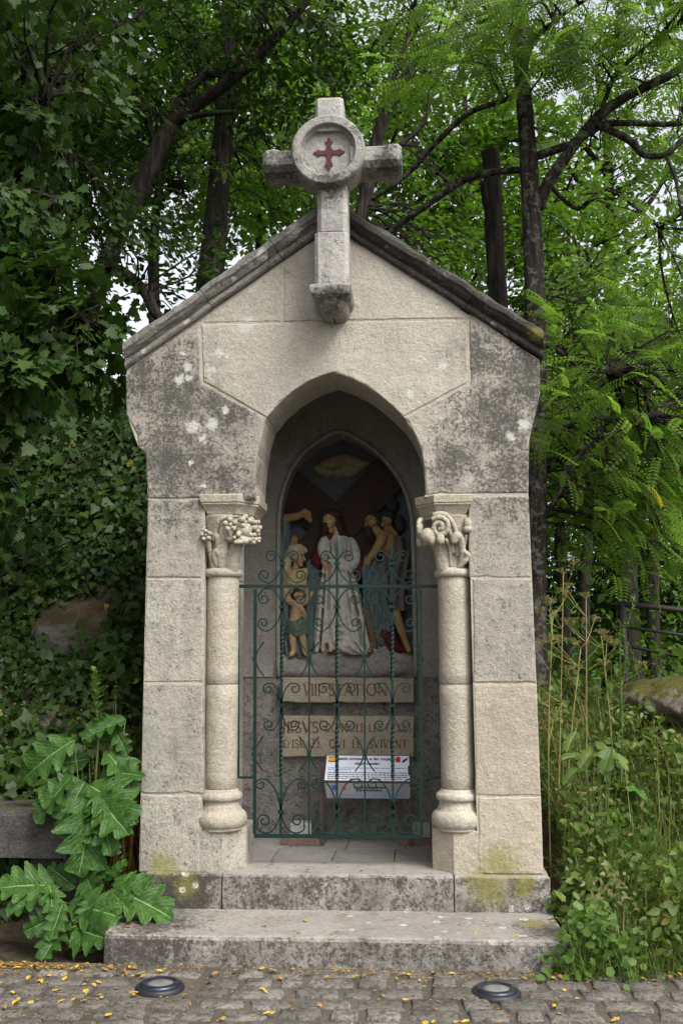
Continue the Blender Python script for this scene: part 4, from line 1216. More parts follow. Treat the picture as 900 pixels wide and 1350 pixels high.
def word_mesh(mb, text, x, z, h, y, sx=1.0, track=.04):
    for ch in text:
        w, strokes, serifs = GL[ch]
        ss_ = list(strokes) + [([(a - .10, (.02 if b < .5 else .98)), (a + .10, (.02 if b < .5 else .98))], .045) for a, b in serifs]
        for pts, th in ss_:
            n = len(pts); V = []
            for i in range(n):
                a = pts[max(i - 1, 0)]; b = pts[min(i + 1, n - 1)]
                L = math.dist(a, b) or 1
                nx, nz = -(b[1] - a[1]) / L * th / 2, (b[0] - a[0]) / L * th / 2
                for s in (-1, 1): V.append((x + (pts[i][0] + s * nx) * h * sx, y, z + (pts[i][1] + s * nz) * h))
            mb.add(V, [(2 * i, 2 * i + 1, 2 * i + 3, 2 * i + 2) for i in range(n - 1)])
        x += (w + track) * h * sx
    return x
def width_of(text, track=.04): return sum(GL[c][0] + track for c in text)
M['letter_red'] = plain('letter_paint', (.115, .036, .022), .9, .5, .2, 80)
def inscription(name, x0, x1, y0, y1, Yf, lines, seed):
    o = block(name, [(x0, y1), (x1, y1), (x1, y0), (x0, y0)], M['slab'], y0=Yf, y1=YB + .05, bev=.007, seed=seed, gap=0, plane=Yf)
    for text, lx0, lx1, ly, hpx, base in lines:
        a = P(lx0, ly, Yf); b = P(lx1, ly, Yf); h = hpx / ppm(Yf)
        sx = (b.x - a.x) / (width_of(text) * h)
        mb = MB(); word_mesh(mb, text, a.x, a.z, h, Yf - .0022, sx)
        mb.build('lettering', M['letter_red'], o)
    return o
YS1, YS2 = 1.07, 1.13
s1 = inscription('inscription_slab', 370, 545.5, 893.5, 926.5, YS1, [('VIII', 400, 423, 917, 15, 0), ('E', 424.5, 430, 909, 7, 0), ('STATION', 432, 511, 917, 15, 0)], 71)
s2 = inscription('inscription_slab', 371, 545.5, 943.5, 998, YS2, [('JESVS', 371, 421, 966, 14, 0), ('CONSOLE LES FILLES', 429, 543, 965, 10.5, 0), ("D'ISRAËL  QVI  LE  SVIVENT.", 373, 540, 986, 10.5, 0)], 72)

# ------------------------------------------------------------------ visitor panel on a stand
M['dark_metal'] = plain('dark_brown_metal', (.045, .032, .025), .55, .2, .1, 40, spec=.5)
M['panel_white'] = plain('white_panel', (.80, .83, .92), .35, .02, 0, 20, spec=.5)
M['ink'] = plain('black_ink', (.02, .02, .03), .6, .05, 0)
M['ink_blue'] = plain('blue_ink', (.13, .25, .55), .6, .05, 0)
M['rust'] = plain('rusty_plate', (.13, .085, .065), .8, .35, .3, 50)
M['concrete'] = stone('concrete_block', (.36, .35, .33), (.30, .29, .275), None, .1)
M['flag_red'] = plain('flag_red', (.45, .02, .03), .5, .05, 0); M['flag_yellow'] = plain('flag_yellow', (.65, .42, .03), .5, .05, 0); M['flag_blue'] = plain('flag_blue', (.02, .06, .35), .5, .05, 0)
YL = .80
LS = thing('information_stand', 'low metal stand holding a white visitor information panel behind the gate', 'information panel', loc=(0, 0, 0))
# sloping panel: bottom edge nearer, top edge further back
def quadpt(u, v, off=0.0):
    """u 0..1 left-right, v 0..1 bottom-top on the sloping sheet"""
    bl, br = P(426.5, 1029.5, YL), P(541, 1031, YL); tl, tr = P(430, 996, YL + .16), P(540, 996.5, YL + .16)
    p = (bl.lerp(br, u)).lerp(tl.lerp(tr, u), v)
    n = (br - bl).cross(tl - bl).normalized()
    if n.y > 0: n = -n
    return p + n * off
def low(u, v, off=0.0):
    bl, br = P(431, 1052, YL), P(540, 1053, YL); tl, tr = P(428, 1032, YL - .005), P(541, 1033, YL - .005)
    return (bl.lerp(br, u)).lerp(tl.lerp(tr, u), v) + Vector((0, -off, 0))
def sheet(fn, u0, u1, v0, v1, off, mat, name, parent, thick=.004):
    a = [fn(u0, v0, off), fn(u1, v0, off), fn(u1, v1, off), fn(u0, v1, off)]
    b = [fn(u0, v0, off - thick), fn(u1, v0, off - thick), fn(u1, v1, off - thick), fn(u0, v1, off - thick)]
    return obj(name, a + b, [(0, 1, 2, 3), (7, 6, 5, 4), (0, 4, 5, 1), (1, 5, 6, 2), (2, 6, 7, 3), (3, 7, 4, 0)], mat, parent)
tray = sheet(quadpt, -.015, 1.015, -.03, 1.03, -.002, M['dark_metal'], 'tray', LS, .012)
pan = sheet(quadpt, .01, .99, .02, .98, .004, M['panel_white'], 'panel', LS)
def textobj(s, fn, u, v, size, mat, name, parent, shear=.0, align='CENTER', bold=.0):
    cu = bpy.data.curves.new(name, 'FONT'); cu.body = s; cu.size = size; cu.align_x = align; cu.shear = shear; cu.offset = bold
    cu.materials.append(mat)
    tmp = bpy.data.objects.new(name, cu); col.objects.link(tmp)
    me_ = bpy.data.meshes.new_from_object(tmp.evaluated_get(bpy.context.evaluated_depsgraph_get()))
    bpy.data.objects.remove(tmp)
    o = link(name, me_)
    ex_ = (fn(1, .5) - fn(0, .5)).normalized(); ey = (fn(.5, 1) - fn(.5, 0)).normalized(); ez_ = ex_.cross(ey).normalized(); ey = ez_.cross(ex_)
    me = Matrix((ex_, ey, ez_)).transposed().to_4x4(); me.translation = fn(u, v, .0065)
    o.matrix_world = me; o.parent = parent
    return o
textobj('Jesús consuela a las mujeres', quadpt, .49, .80, .036, M['ink'], 'title_text', pan, .25, bold=.0009)
textobj('de Jerusalén', quadpt, .49, .62, .034, M['ink'], 'title_text', pan, .25, bold=.0008)
def textlines(fn, rows, mat, parent, name, u0=.04, u1=.96, seed=0):
    r = random.Random(seed); mb = MB()
    for v, hh, ue in rows:
        u = u0
        while u < ue:
            w = r.uniform(.012, .045)
            a = [fn(u, v, .006), fn(min(u + w, ue), v, .006), fn(min(u + w, ue), v + hh, .006), fn(u, v + hh, .006)]
            mb.add(a, [(0, 1, 2, 3)]); u += w + .009
    mb.build(name, mat, parent)
textlines(quadpt, [(.47, .035, .95), (.40, .035, .32)], M['ink_blue'], pan, 'body_text', seed=1)
textlines(quadpt, [(.29, .035, .96), (.21, .035, .96), (.13, .035, .96), (.06, .03, .9)], M['ink'], pan, 'body_text', seed=2)
for va, vb, mt in ((.76, .90, 'flag_yellow'), (.90, .94, 'flag_red'), (.72, .76, 'flag_red')): sheet(quadpt, .03, .14, va, vb, .0065, M[mt], 'flag_stripe', pan, .001)
sheet(quadpt, .835, .885, .72, .93, .0065, M['flag_red'], 'logo', pan, .001)
a = [(.90, .74), (.925, .70), (.94, .76), (.965, .80), (.98, .93), (.955, .86), (.93, .84)]
obj('logo', [quadpt(u, v, .0065) for u, v in a], [tuple(range(7))], M['ink'], pan)
lo_ = sheet(low, 0, 1, 0, 1, .002, M['concrete'], 'lower_panel', LS, .006)
M['paper_grey'] = plain('grey_paper', (.22, .22, .215), .6, .05, 0); lo_.data.materials[0] = M['paper_grey']
sheet(low, .08, .13, .55, .85, .004, M['flag_blue'], 'logo', lo_, .001); sheet(low, .20, .24, .55, .8, .004, M['flag_red'], 'logo', lo_, .001)
textlines(low, [(.66, .13, .72), (.48, .1, .66)], M['ink'], lo_, 'body_text', .36, seed=3); textlines(low, [(.28, .05, .95), (.12, .05, .95)], M['ink_blue'], lo_, 'body_text', seed=4)
for px in (424, 541):
    b_ = P(px, 1108, YL + .04); t0 = P(px, 1010, YL + .04)
    mb = MB(); mb.box((b_.x, YL + .05, (z_floor + t0.z) / 2), (.022, .03, t0.z - z_floor)); mb.build('leg', M['dark_metal'], LS)
for pa, pb in ((373, 417), (536, 570)):
    a, b = PG(pa, 1114, z_floor), PG(pb, 1114, z_floor)
    yc = a.y + .09
    mb = MB(); mb.box(((a.x + b.x) / 2 + (.02 if pa < 450 else -.02), yc, z_floor + .018), (b.x - a.x + .06, .18, .04)); mb.build('foot_plate', M['rust'], LS)
    cb = link('concrete_block', mk('concrete_block', *slab_xy(rough(ccw([((a.x + b.x) / 2 - .07, yc - .02), ((a.x + b.x) / 2 + .07, yc - .02), ((a.x + b.x) / 2 + .07, yc + .10), ((a.x + b.x) / 2 - .07, yc + .10)]), .05, .004, 3), z_floor + .036, z_floor + .13, .012), M['concrete']))
    tag(cb, 'small concrete block weighing down the %s foot of the information stand' % ('open, well lit' if pa < 450 else 'shaded, column-side'), 'block')
# ------------------------------------------------------------------ round ground lights
M['lamp_metal'] = plain('blue_grey_steel', (.05, .06, .085), .35, .15, .05, 30, metal=.8)
M['lamp_rubber'] = plain('black_ring', (.015, .015, .017), .5, .1, .1)
M['lamp_glass'] = plain('dusty_glass', (.16, .16, .16), .22, .3, .05, 14, spec=.8)
def uplight(px, py, lab):
    c = PG(px, py, .02)
    t = thing('ground_light', lab, 'ground light', loc=(c.x, c.y, 0), group='ground lights in the cobbles')
    v, f = lathe([(.118, -.03), (.118, .012), (.112, .022), (.098, .026), (.094, .018)], 0, 0, 36); obj('outer_ring', v, f, M['lamp_rubber'], t, True)
    v, f = lathe([(.098, .012), (.097, .030), (.090, .036), (.068, .036), (.064, .028)], 0, 0, 36); obj('bezel', v, f, M['lamp_metal'], t, True)
    v, f = lathe([(.066, .02), (.066, .031), (.04, .034), (.001, .035)], 0, 0, 30); obj('lens', v, f, M['lamp_glass'], t, True)
    for k in range(4):
        a = k * math.pi / 2 + .5; v, f = lathe([(.006, .034), (.006, .039), (.001, .040)], .08 * math.cos(a), .08 * math.sin(a), 8); obj('screw', v, f, M['lamp_metal'], t)
uplight(211, 1299, 'round ground light beside the acanthus end of the step, scattered with yellow leaves')
uplight(653, 1306, 'round ground light near the weedy end of the step')
# ------------------------------------------------------------------ cobbles
M['cobble'] = stone('cobble_stone', (.205, .190, .168), (.13, .118, .102), None, .54, crust_col=(.06, .055, .045), tone=.35, pits=.8)
M['grit'] = stone('path_grit', (.12, .105, .085), (.07, .06, .048), None, .3)
PT = link('cobbled_path', mk_np('cobbled_path', [(-7, -9, .0), (7, -9, .0), (7, -.60, .0), (-7, -.60, .0)], [(0, 1, 2, 3)], M['grit']))
tag(PT, kind='structure')
def cobble_mesh(k, w=.16, d=.132):
    r = random.Random(100 + k)
    pts = [(-w / 2, -d / 2), (0, -d / 2), (w / 2, -d / 2), (w / 2, 0), (w / 2, d / 2), (0, d / 2), (-w / 2, d / 2), (-w / 2, 0)]
    pts = [(x * r.uniform(.84, 1.02), y * r.uniform(.82, 1.04)) for x, y in pts]
    n = 8; V = []; Fc = []
    tilt = (r.uniform(-.03, .03), r.uniform(-.03, .03))
    for s, z in ((1.0, -.05), (1.0, .000), (.96, .010), (.87, .0145)):
        for x, y in pts: V.append((x * s, y * s, z + (tilt[0] * x + tilt[1] * y) + (r.uniform(-.003, .003) if z > .01 else 0)))
    V.append((0, 0, .012 + r.uniform(-.002, .002)))
    for q in range(3):
        for i in range(n): Fc.append((q * n + i, q * n + (i + 1) % n, q * n + n + (i + 1) % n, q * n + n + i))
    for i in range(n): Fc.append((3 * n + i, 3 * n + (i + 1) % n, 4 * n))
    return V, Fc
CM = [mk('cobblestone', *cobble_mesh(k), M['cobble'], True) for k in range(14)]
CV = [cobble_mesh(k) for k in range(14)]
far = MB(); count = 0
y = -.72; row = 0
rc = random.Random(9)
while y > -4.6:
    x = -3.9 + rc.uniform(0, .15)
    while x < 4.0:
        w = rc.uniform(.12, .26); k = rc.randrange(14)
        yy = y + .05 * math.sin(x * .9) + (.10 * max(0, x - 1.2)) * .35 + rc.uniform(-.012, .012)
        R = rc.uniform(-.13, .13) - .06 * max(0, x - 1)
        sx = w / .16; sy = rc.uniform(.92, 1.12); dz = rc.uniform(-.009, .003)
        dx, dy = x + w / 2, yy
        vis = -1.62 < yy < -.6 and -2.55 < dx < 2.75
        if min(math.hypot(dx - L_.location.x, (dy - L_.location.y)) for L_ in bpy.data.objects if L_.name.startswith('ground_light')) < .16: x += w + .02; continue
        if vis and count < 300:
            link('cobblestone', CM[k], PT, (dx, dy, dz), (0, 0, R), (sx, sy, 1)); count += 1
        elif abs(dx) < 4:
            c_, s_ = math.cos(R), math.sin(R)
            far.add([((vx * sx) * c_ - (vy * sy) * s_ + dx, (vx * sx) * s_ + (vy * sy) * c_ + dy, vz + dz) for vx, vy, vz in CV[k][0]], CV[k][1])
        x += w + rc.uniform(.012, .034)
    y -= .15; row += 1
o = far.build('cobblestones_beyond', M['cobble'], PT, True); tag(o, kind='stuff')

# ------------------------------------------------------------------ leaf tools
def T_diamond(w=.30, fold=.06): return np.array([(0, 0, 0), (.45, w, fold), (1, 0, -.03), (.45, -w, fold)], float), np.array([(0, 2, 1), (0, 3, 2)])
def T_leaf(w=.28, fold=.07):
    return (np.array([(0, 0, 0), (.25, w * .85, fold), (.6, w * .8, fold * .6), (1, 0, -.08), (.6, -w * .8, fold * .6), (.25, -w * .85, fold), (.5, 0, 0)], float),
            np.array([(0, 6, 1), (1, 6, 2), (2, 6, 3), (3, 6, 4), (4, 6, 5), (5, 6, 0)]))
def T_lobed():
    half = [(0, 0), (.06, .20), (-.04, .42), (.20, .36), (.34, .56), (.44, .30), (.62, .36), (.70, .16), (1.0, 0)]
    V = [(x, y, .10 * abs(y) - .10 * x * x) for x, y in half] + [(x, -y, .10 * abs(y) - .10 * x * x) for x, y in half[1:-1]] + [(.35, 0, 0.0)]
    n = 16; ring = list(range(9)) + list(range(15, 8, -1))
    Fc = [(ring[i], 16, ring[(i + 1) % n]) for i in range(n)]
    return np.array(V, float), np.array(Fc)
def T_frond(pairs=9, ll=.17, w=.042):
    V = []; Fc = []
    def leaflet(bx, by, bz, ax, ay, L):
        n = len(V); px_, py_ = -ay, ax
        V.extend([(bx, by, bz), (bx + ax * L * .5 + px_ * w, by + ay * L * .5 + py_ * w, bz + .015), (bx + ax * L, by + ay * L, bz - .02), (bx + ax * L * .5 - px_ * w, by + ay * L * .5 - py_ * w, bz + .015)])
        Fc.extend([(n, n + 2, n + 1), (n, n + 3, n + 2)])
    for k in range(pairs):
        x = .12 + .80 * k / (pairs - 1); z = -.25 * x * x
        L = ll * (1 - .35 * abs(x - .45))
        for s in (-1, 1): leaflet(x, 0, z, .28, s * .96, L)
    leaflet(.93, 0, -.22, 1, 0, ll)
    n = len(V); V.extend([(0, .006, 0), (0, -.006, 0), (.95, 0, -.225), (.5, .005, -.0625), (.5, -.005, -.0625)]); Fc.extend([(n, n + 1, n + 4), (n, n + 4, n + 3), (n + 3, n + 4, n + 2)])
    return np.array(V, float), np.array(Fc)
def nrmz(a): return a / np.maximum(np.linalg.norm(a, axis=1, keepdims=True), 1e-9)
def scatter(tpl, pos, axis, nrm, size, rnd=None):
    tv, tf = tpl
    N_ = len(pos); k = len(tv)
    ax = nrmz(axis); n = nrmz(nrm - ax * (nrm * ax).sum(1, keepdims=True)); sd = np.cross(n, ax)
    size = np.broadcast_to(np.asarray(size, float), (N_,))
    V = pos[:, None, :] + size[:, None, None] * (tv[None, :, 0:1] * ax[:, None] + tv[None, :, 1:2] * sd[:, None] + tv[None, :, 2:3] * n[:, None])
    Fa = (tf[None] + (np.arange(N_) * k)[:, None, None]).reshape(-1, 3)
    r = RNG.random(N_) if rnd is None else rnd
    return V.reshape(-1, 3), Fa, np.repeat(r, k)
def join(parts):
    V = []; Fa = []; R = []; b = 0
    for v, f, r in parts:
        V.append(v); Fa.append(f + b); R.append(r); b += len(v)
    return np.concatenate(V), np.concatenate(Fa), np.concatenate(R)
def leaf_obj(name, parts, mat, parent=None):
    V, Fa, R = join(parts)
    return link(name, mk_np(name, V, Fa, mat, False, {'rnd': R}), parent)
# foliage colours
M['leaf_dark'] = leafmat('shade_darkened_leaf', (.017, .040, .006), (.035, .068, .010), trans=.30, gloss=.15)  # leaf colour darkened to imitate the deep shade of the wood
M['leaf_mid'] = leafmat('woodland_leaf', (.050, .105, .012), (.095, .165, .020), trans=.5, gloss=.2)
M['leaf_bright'] = leafmat('bright_locust_leaf', (.095, .17, .028), (.165, .245, .05), (.40, .30, .03), trans=.58, gloss=.2)
M['leaf_maple'] = leafmat('maple_leaf', (.022, .052, .009), (.045, .086, .014), trans=.25, gloss=.2)  # colour lowered to carry the shade on the left side
M['leaf_far'] = leafmat('far_leaf', (.095, .16, .035), (.155, .225, .06), trans=.58, gloss=.2)  # brightened: sky-lit haze over the far trees put into the leaf colour
M['ivy'] = leafmat('ivy_leaf', (.014, .034, .005), (.036, .070, .010), (.22, .19, .03), trans=.15, gloss=.18)  # shade of the left bank put into the ivy colour
M['acanthus'] = leafmat('acanthus_leaf', (.028, .080, .010), (.052, .125, .016), trans=.22, gloss=.30, rough=.45, veins=True)
M['weed'] = leafmat('weed_leaf', (.065, .115, .018), (.13, .175, .035), (.25, .2, .05), trans=.35)
M['herb'] = leafmat('pale_herb_leaf', (.065, .135, .022), (.115, .19, .036), trans=.35)
M['straw'] = leafmat('dry_grass', (.20, .16, .065), (.11, .14, .035), (.30, .24, .10), trans=.3)
M['grass'] = leafmat('green_grass', (.06, .12, .02), (.13, .17, .04), (.28, .22, .08), trans=.35)
M['brown_stalk'] = leafmat('dead_stalk', (.20, .11, .035), (.28, .16, .05), trans=.1)
M['stem'] = plain('green_stem', (.08, .12, .03), .7, .2, .1, 40)
M['twig'] = plain('dark_twig', (.03, .026, .018), .9, .3, .2, 40)
m = N('bark')
rid = m.noise(3.0, 6, .7, vec=m.vmath('MULTIPLY', m.pos, (9, 9, 1.3)), dist=.6)
c = m.mix(m.ramp(rid, .35, .65), (.016, .013, .010), (.060, .052, .043))
c = m.mix(m.math('MULTIPLY', m.ramp(m.noise(14, 6, .7), .50, .62), .7), c, (.17, .165, .15))
c = m.mix(m.ramp(m.noise(2.2, 4), .56, .70, 0, .6), c, (.035, .045, .010))
M['bark'] = m.principled(c, .95, m.bump(m.math('ADD', rid, m.math('MULTIPLY', m.noise(50, 4), .3)), 1.0, .05), spec=.1)
m = N('dark_bark')
rid = m.noise(2.6, 6, .7, vec=m.vmath('MULTIPLY', m.pos, (8, 8, 1.2)), dist=.6)
c = m.mix(m.ramp(rid, .35, .65), (.012, .010, .008), (.045, .038, .032))
c = m.mix(m.ramp(m.noise(2.2, 4), .54, .70, 0, .6), c, (.022, .035, .008))
M['bark_dark'] = m.principled(c, .95, m.bump(rid, 1.0, .05), spec=.1)

def limb_world(pts, ground=False):
    out = []
    for px, py, Y, r in pts:
        p = P(px, py, Y); out.append((p, r / ppm(Y)))
    if ground:
        p, r = out[0]; q, _ = out[1]
        gz = float(H(p.x, p.y)) - .25
        if p.z > gz: out = [(Vector((p.x + (p.x - q.x) * .15, p.y, gz)), r * 1.45), (Vector((p.x + (p.x - q.x) * .1, p.y, lerp(gz, p.z, .25))), r * 1.15)] + out
    return out
def smooth_limb(lw, per=5, wob=.02):
    p = catmull([q for q, _ in lw], per); n = len(p)
    rr = np.interp(np.linspace(0, len(lw) - 1, n), range(len(lw)), [r for _, r in lw])
    p = [q + Vector((mnoise.noise(q * 2.1), mnoise.noise(q * 2.1 + Vector((9, 0, 0))), 0)) * wob for q in p]
    return p, rr
def make_tree(name, label, limbs, crowns, tpl, lsize, lmat, bark='bark', group=None, sides=10, seed=1, twig=.010, droop=.15, flat_=.30, upn=.75):
    r = np.random.default_rng(seed)
    main = limb_world(limbs[0], True)
    t = thing(name, label, 'tree', loc=main[0][0], group=group)
    org = np.array(main[0][0])
    def local(V): return [tuple(Vector(v) - main[0][0]) for v in V]
    mb = MB(); anchor = []; arad = []
    for k, lb in enumerate(limbs):
        lw = main if k == 0 else limb_world(lb)
        p, rr = smooth_limb(lw, 6, .0 if k == 0 else .02)
        # knobbly section
        rr = [q * (1 + .10 * mnoise.noise(pp * 3.0)) for pp, q in zip(p, rr)]
        v, f = tube(p, rr, sides if k == 0 else 7)
        if k == 0: obj('trunk', local(v), f, M[bark], t, True)
        else: obj('limb', local(v), f, M[bark], t, True)
        anchor += [tuple(q) for q in p[(len(p) // 3 if k == 0 else 0):]]; arad += list(rr)[(len(p) // 3 if k == 0 else 0):]
    A = np.array(anchor)
    parts = []; tw = MB()
    for cr in crowns:
        if 'w' in cr: c = np.array(cr['w']); R3 = np.array(cr['rw'])
        else:
            px, py, Y = cr['c']; c = np.array(P(px, py, Y)); s = 1 / ppm(Y)
            R3 = np.array([cr['r'][0] * s, cr['r'][2], cr['r'][1] * s])
        n = cr['n']
        d = nrmz(r.normal(size=(n, 3))) * (r.random((n, 1)) ** (1 / 2.4))
        C = c + d * R3
        for q in C:
            dd = A - q; j = int((dd * dd).sum(1).argmin()); a = A[j]
            o = q - a; Ln = np.linalg.norm(o); o = o / max(Ln, 1e-6)
            o = o + r.normal(size=3) * .35 + np.array([0, 0, -droop]); o /= np.linalg.norm(o)
            L = cr['L'] * r.uniform(.7, 1.3)
            nn = np.array([0, 0, upn]) + r.normal(size=3) * .35; nn -= o * (nn @ o); nn /= np.linalg.norm(nn)
            sd = np.cross(nn, o)
            mm = cr['m']
            tt = r.random(mm); ssn = np.where(r.random(mm) < .5, -1, 1.0)
            ww = r.random(mm) ** .7 * .5 * (1.15 - .7 * tt)
            pos = q + (tt - .5)[:, None] * L * o + (ssn * ww * L)[:, None] * sd + r.normal(size=(mm, 1)) * .06 * L * nn + (-(tt ** 2) * .15 * L)[:, None] * np.array([0, 0, 1.])
            ax = o * .65 + ssn[:, None] * sd * .75 + np.array([0, 0, -.22]) + r.normal(size=(mm, 3)) * flat_
            nm = nn + r.normal(size=(mm, 3)) * flat_
            parts.append(scatter(tpl, pos - org, ax, nm, lsize * r.uniform(.65, 1.25, mm), np.clip(r.normal(.45 + .25 * r.normal(), .22, mm), 0, .92) if r.random() > .04 else r.random(mm)))
            if Ln < 4.5:
                p0 = Vector(a); p3 = Vector(q + o * L * .45); p2 = Vector(q - o * L * .3); p1 = p0.lerp(p2, .5) + Vector((0, 0, .10 * Ln)) + Vector(r.normal(size=3) * .06 * Ln)
                pp = catmull([p0, p1, p2, p3], 3)
                v, f = tube(pp, [lerp(twig * (1 + .5 * Ln), .003, i / (len(pp) - 1)) for i in range(len(pp))], 4, False)
                tw.add(local(v), f)
    if tw.v: tw.build('twigs', M['bark_dark'], t)
    if parts: leaf_obj('crown', parts, M[lmat], t)
    return t
DI, LF, LO, FR = T_diamond(), T_leaf(), T_lobed(), T_frond()
# ---- tree with the curved leaning trunk, left of the cross
make_tree('leaning_tree', 'dark tree with a leaning forked trunk rising beyond the pale coping of the shrine', [
    [(92, 470, 4.2, 17), (112, 420, 4.2, 16), (135, 360, 4.2, 14.5), (160, 300, 4.2, 13.5), (180, 258, 4.2, 13), (205, 205, 4.2, 12.5), (226, 165, 4.2, 12)],
    [(226, 165, 4.2, 10), (255, 140, 4.1, 9.5), (284, 120, 4.0, 9), (325, 88, 3.9, 8), (358, 55, 3.8, 7), (392, 18, 3.7, 6), (430, -40, 3.6, 5)],
    [(224, 168, 4.2, 8), (240, 130, 4.3, 7), (268, 100, 4.4, 6.5), (290, 95, 4.4, 6), (330, 60, 4.4, 5), (350, -30, 4.4, 4)],
    [(140, 350, 4.2, 9), (165, 362, 4.1, 8.5), (190, 385, 4.0, 8), (207, 415, 3.9, 7.5), (240, 440, 3.8, 7)],
    [(228, 160, 4.2, 5), (270, 150, 4.0, 4), (310, 147, 3.9, 3)], [(170, 280, 4.2, 5), (120, 230, 4.2, 4), (70, 150, 4.2, 3), (30, 60, 4.2, 2)],
    [(210, 200, 4.2, 5), (180, 120, 4.4, 4), (150, 30, 4.6, 3)]],
    [dict(c=(110, 110, 4.2), r=(190, 170, 1.6), n=120, m=46, L=.75), dict(c=(330, 40, 3.9), r=(150, 90, 1.4), n=60, m=42, L=.6), dict(c=(205, 330, 4.2), r=(100, 100, 1.0), n=22, m=40, L=.6)],
    LF, .085, 'leaf_dark', 'bark_dark', seed=3)
make_tree('upright_tree', 'upright dark tree with a thick straight trunk behind the pale coping', [
    [(262, 470, 5.2, 21), (272, 400, 5.2, 19), (280, 340, 5.2, 17.5), (288, 250, 5.2, 15.5), (296, 150, 5.2, 14), (302, 60, 5.2, 13), (306, -70, 5.2, 11)],
    [(298, 120, 5.2, 9), (325, 70, 5.3, 8), (345, 20, 5.4, 7), (360, -60, 5.5, 6)], [(290, 215, 5.2, 4), (330, 175, 5.3, 3), (370, 120, 5.3, 2)], [(296, 150, 5.2, 5), (255, 80, 5.2, 4), (225, 0, 5.2, 3)]],
    [dict(c=(300, 20, 5.4), r=(170, 130, 1.8), n=66, m=46, L=.8), dict(c=(340, 230, 5.6), r=(90, 110, 1.0), n=26, m=40, L=.7)],
    LF, .09, 'leaf_mid', 'bark_dark', seed=4)
make_tree('shaded_tree', 'shaded tree with a dark trunk standing above the ivy bank', [
    [(-10, 480, 3.2, 20), (5, 380, 3.2, 19), (22, 260, 3.2, 17), (42, 130, 3.2, 15), (66, 0, 3.2, 13), (80, -90, 3.2, 11)],
    [(40, 140, 3.2, 7), (90, 90, 3.1, 6), (140, 60, 3.0, 4), (190, 10, 2.9, 3)], [(15, 300, 3.2, 6), (60, 240, 3.0, 5), (110, 215, 2.9, 3)], [(10, 330, 3.2, 6), (-60, 260, 3.2, 4)]],
    [dict(c=(40, 60, 3.0), r=(170, 140, 1.4), n=150, m=46, L=.6), dict(c=(60, 250, 3.0), r=(130, 110, .9), n=80, m=44, L=.55), dict(c=(-80, 200, 3), r=(120, 250, 1.2), n=70, m=40, L=.6)],
    LF, .075, 'leaf_dark', 'bark_dark', seed=5)
# ---- right hand trunks
make_tree('tall_locust_tree', 'tall locust tree with a lichen-flecked trunk and a long bare forking limb', [
    [(706, 820, 2.25, 14), (707, 690, 2.25, 13), (707, 560, 2.25, 13.5), (706, 430, 2.25, 13.5), (701, 300, 2.25, 13), (695, 190, 2.25, 12), (686, 80, 2.25, 10.5), (680, 10, 2.25, 10), (676, -90, 2.25, 9)],
    [(708, 274, 2.25, 9), (722, 240, 2.2, 8.5), (750, 200, 2.1, 8), (772, 172, 2.1, 8), (797, 146, 2.0, 7.5), (832, 124, 2.0, 6.5), (866, 107, 1.9, 6.5), (899, 88, 1.9, 6), (960, 40, 1.8, 5)],
    [(760, 186, 2.1, 5), (795, 164, 2.2, 5), (822, 161, 2.2, 4.5), (860, 163, 2.3, 4), (900, 162, 2.3, 3.5), (950, 150, 2.3, 3)],
    [(785, 160, 2.1, 5), (806, 172, 2.0, 5), (830, 186, 2.0, 5), (850, 204, 2.0, 5), (878, 203, 1.9, 4.5), (900, 184, 1.9, 4), (940, 150, 1.9, 3)],
    [(706, 206, 2.25, 6), (735, 196, 2.2, 6), (762, 184, 2.1, 5), (790, 165, 2.1, 5)],
    [(795, 140, 2.0, 3), (812, 100, 1.9, 3), (840, 70, 1.8, 2.5), (880, 42, 1.8, 2), (930, 10, 1.8, 1.5)],
    [(690, 122, 2.25, 4), (665, 132, 2.3, 4), (615, 150, 2.5, 4), (570, 195, 2.6, 4), (535, 232, 2.7, 3.5), (490, 264, 2.8, 3)],
    [(700, 225, 2.3, 5), (665, 225, 2.4, 5), (615, 237, 2.6, 5), (560, 272, 2.7, 4.5), (520, 300, 2.8, 4), (500, 320, 2.8, 3)],
    [(878, 203, 1.9, 3), (890, 235, 1.9, 2.5), (897, 275, 1.9, 2)], [(720, 240, 2.3, 3), (760, 275, 2.6, 3), (800, 250, 2.8, 2), (868, 300, 3, 1.5)],
    [(707, 688, 2.25, 3.5), (731, 658, 2.1, 3), (748, 621, 2.0, 2.6), (770, 592, 1.9, 2.2), (794, 576, 1.8, 1.8), (840, 560, 1.7, 1.2)],
    [(712, 570, 2.2, 3.5), (748, 560, 2.1, 3), (776, 538, 2.0, 2.4), (800, 520, 1.9, 1.8)], [(712, 452, 2.3, 4), (735, 462, 2.2, 3.5), (765, 485, 2.1, 3), (800, 492, 2, 2)], [(684, 60, 2.25, 4), (650, 20, 2.1, 3), (600, -20, 2.0, 2)], [(684, 70, 2.25, 4), (740, 20, 1.9, 3), (800, -20, 1.6, 2)]],
    [dict(c=(800, 25, 1.6), r=(230, 70, .9), n=56, m=14, L=.7), dict(c=(810, 560, 2.4), r=(130, 170, 1.2), n=74, m=11, L=.75), dict(c=(620, 20, 2.2), r=(120, 70, .8), n=30, m=12, L=.7),
     dict(c=(880, 220, 2.4), r=(140, 110, .8), n=22, m=10, L=.7), dict(c=(840, 640, 2.8), r=(120, 110, 1.2), n=34, m=11, L=.75), dict(c=(960, 450, 2.4), r=(110, 220, 1.0), n=36, m=11, L=.75)],
    FR, .27, 'leaf_bright', 'bark', seed=6, droop=.18, flat_=.30, upn=.85)
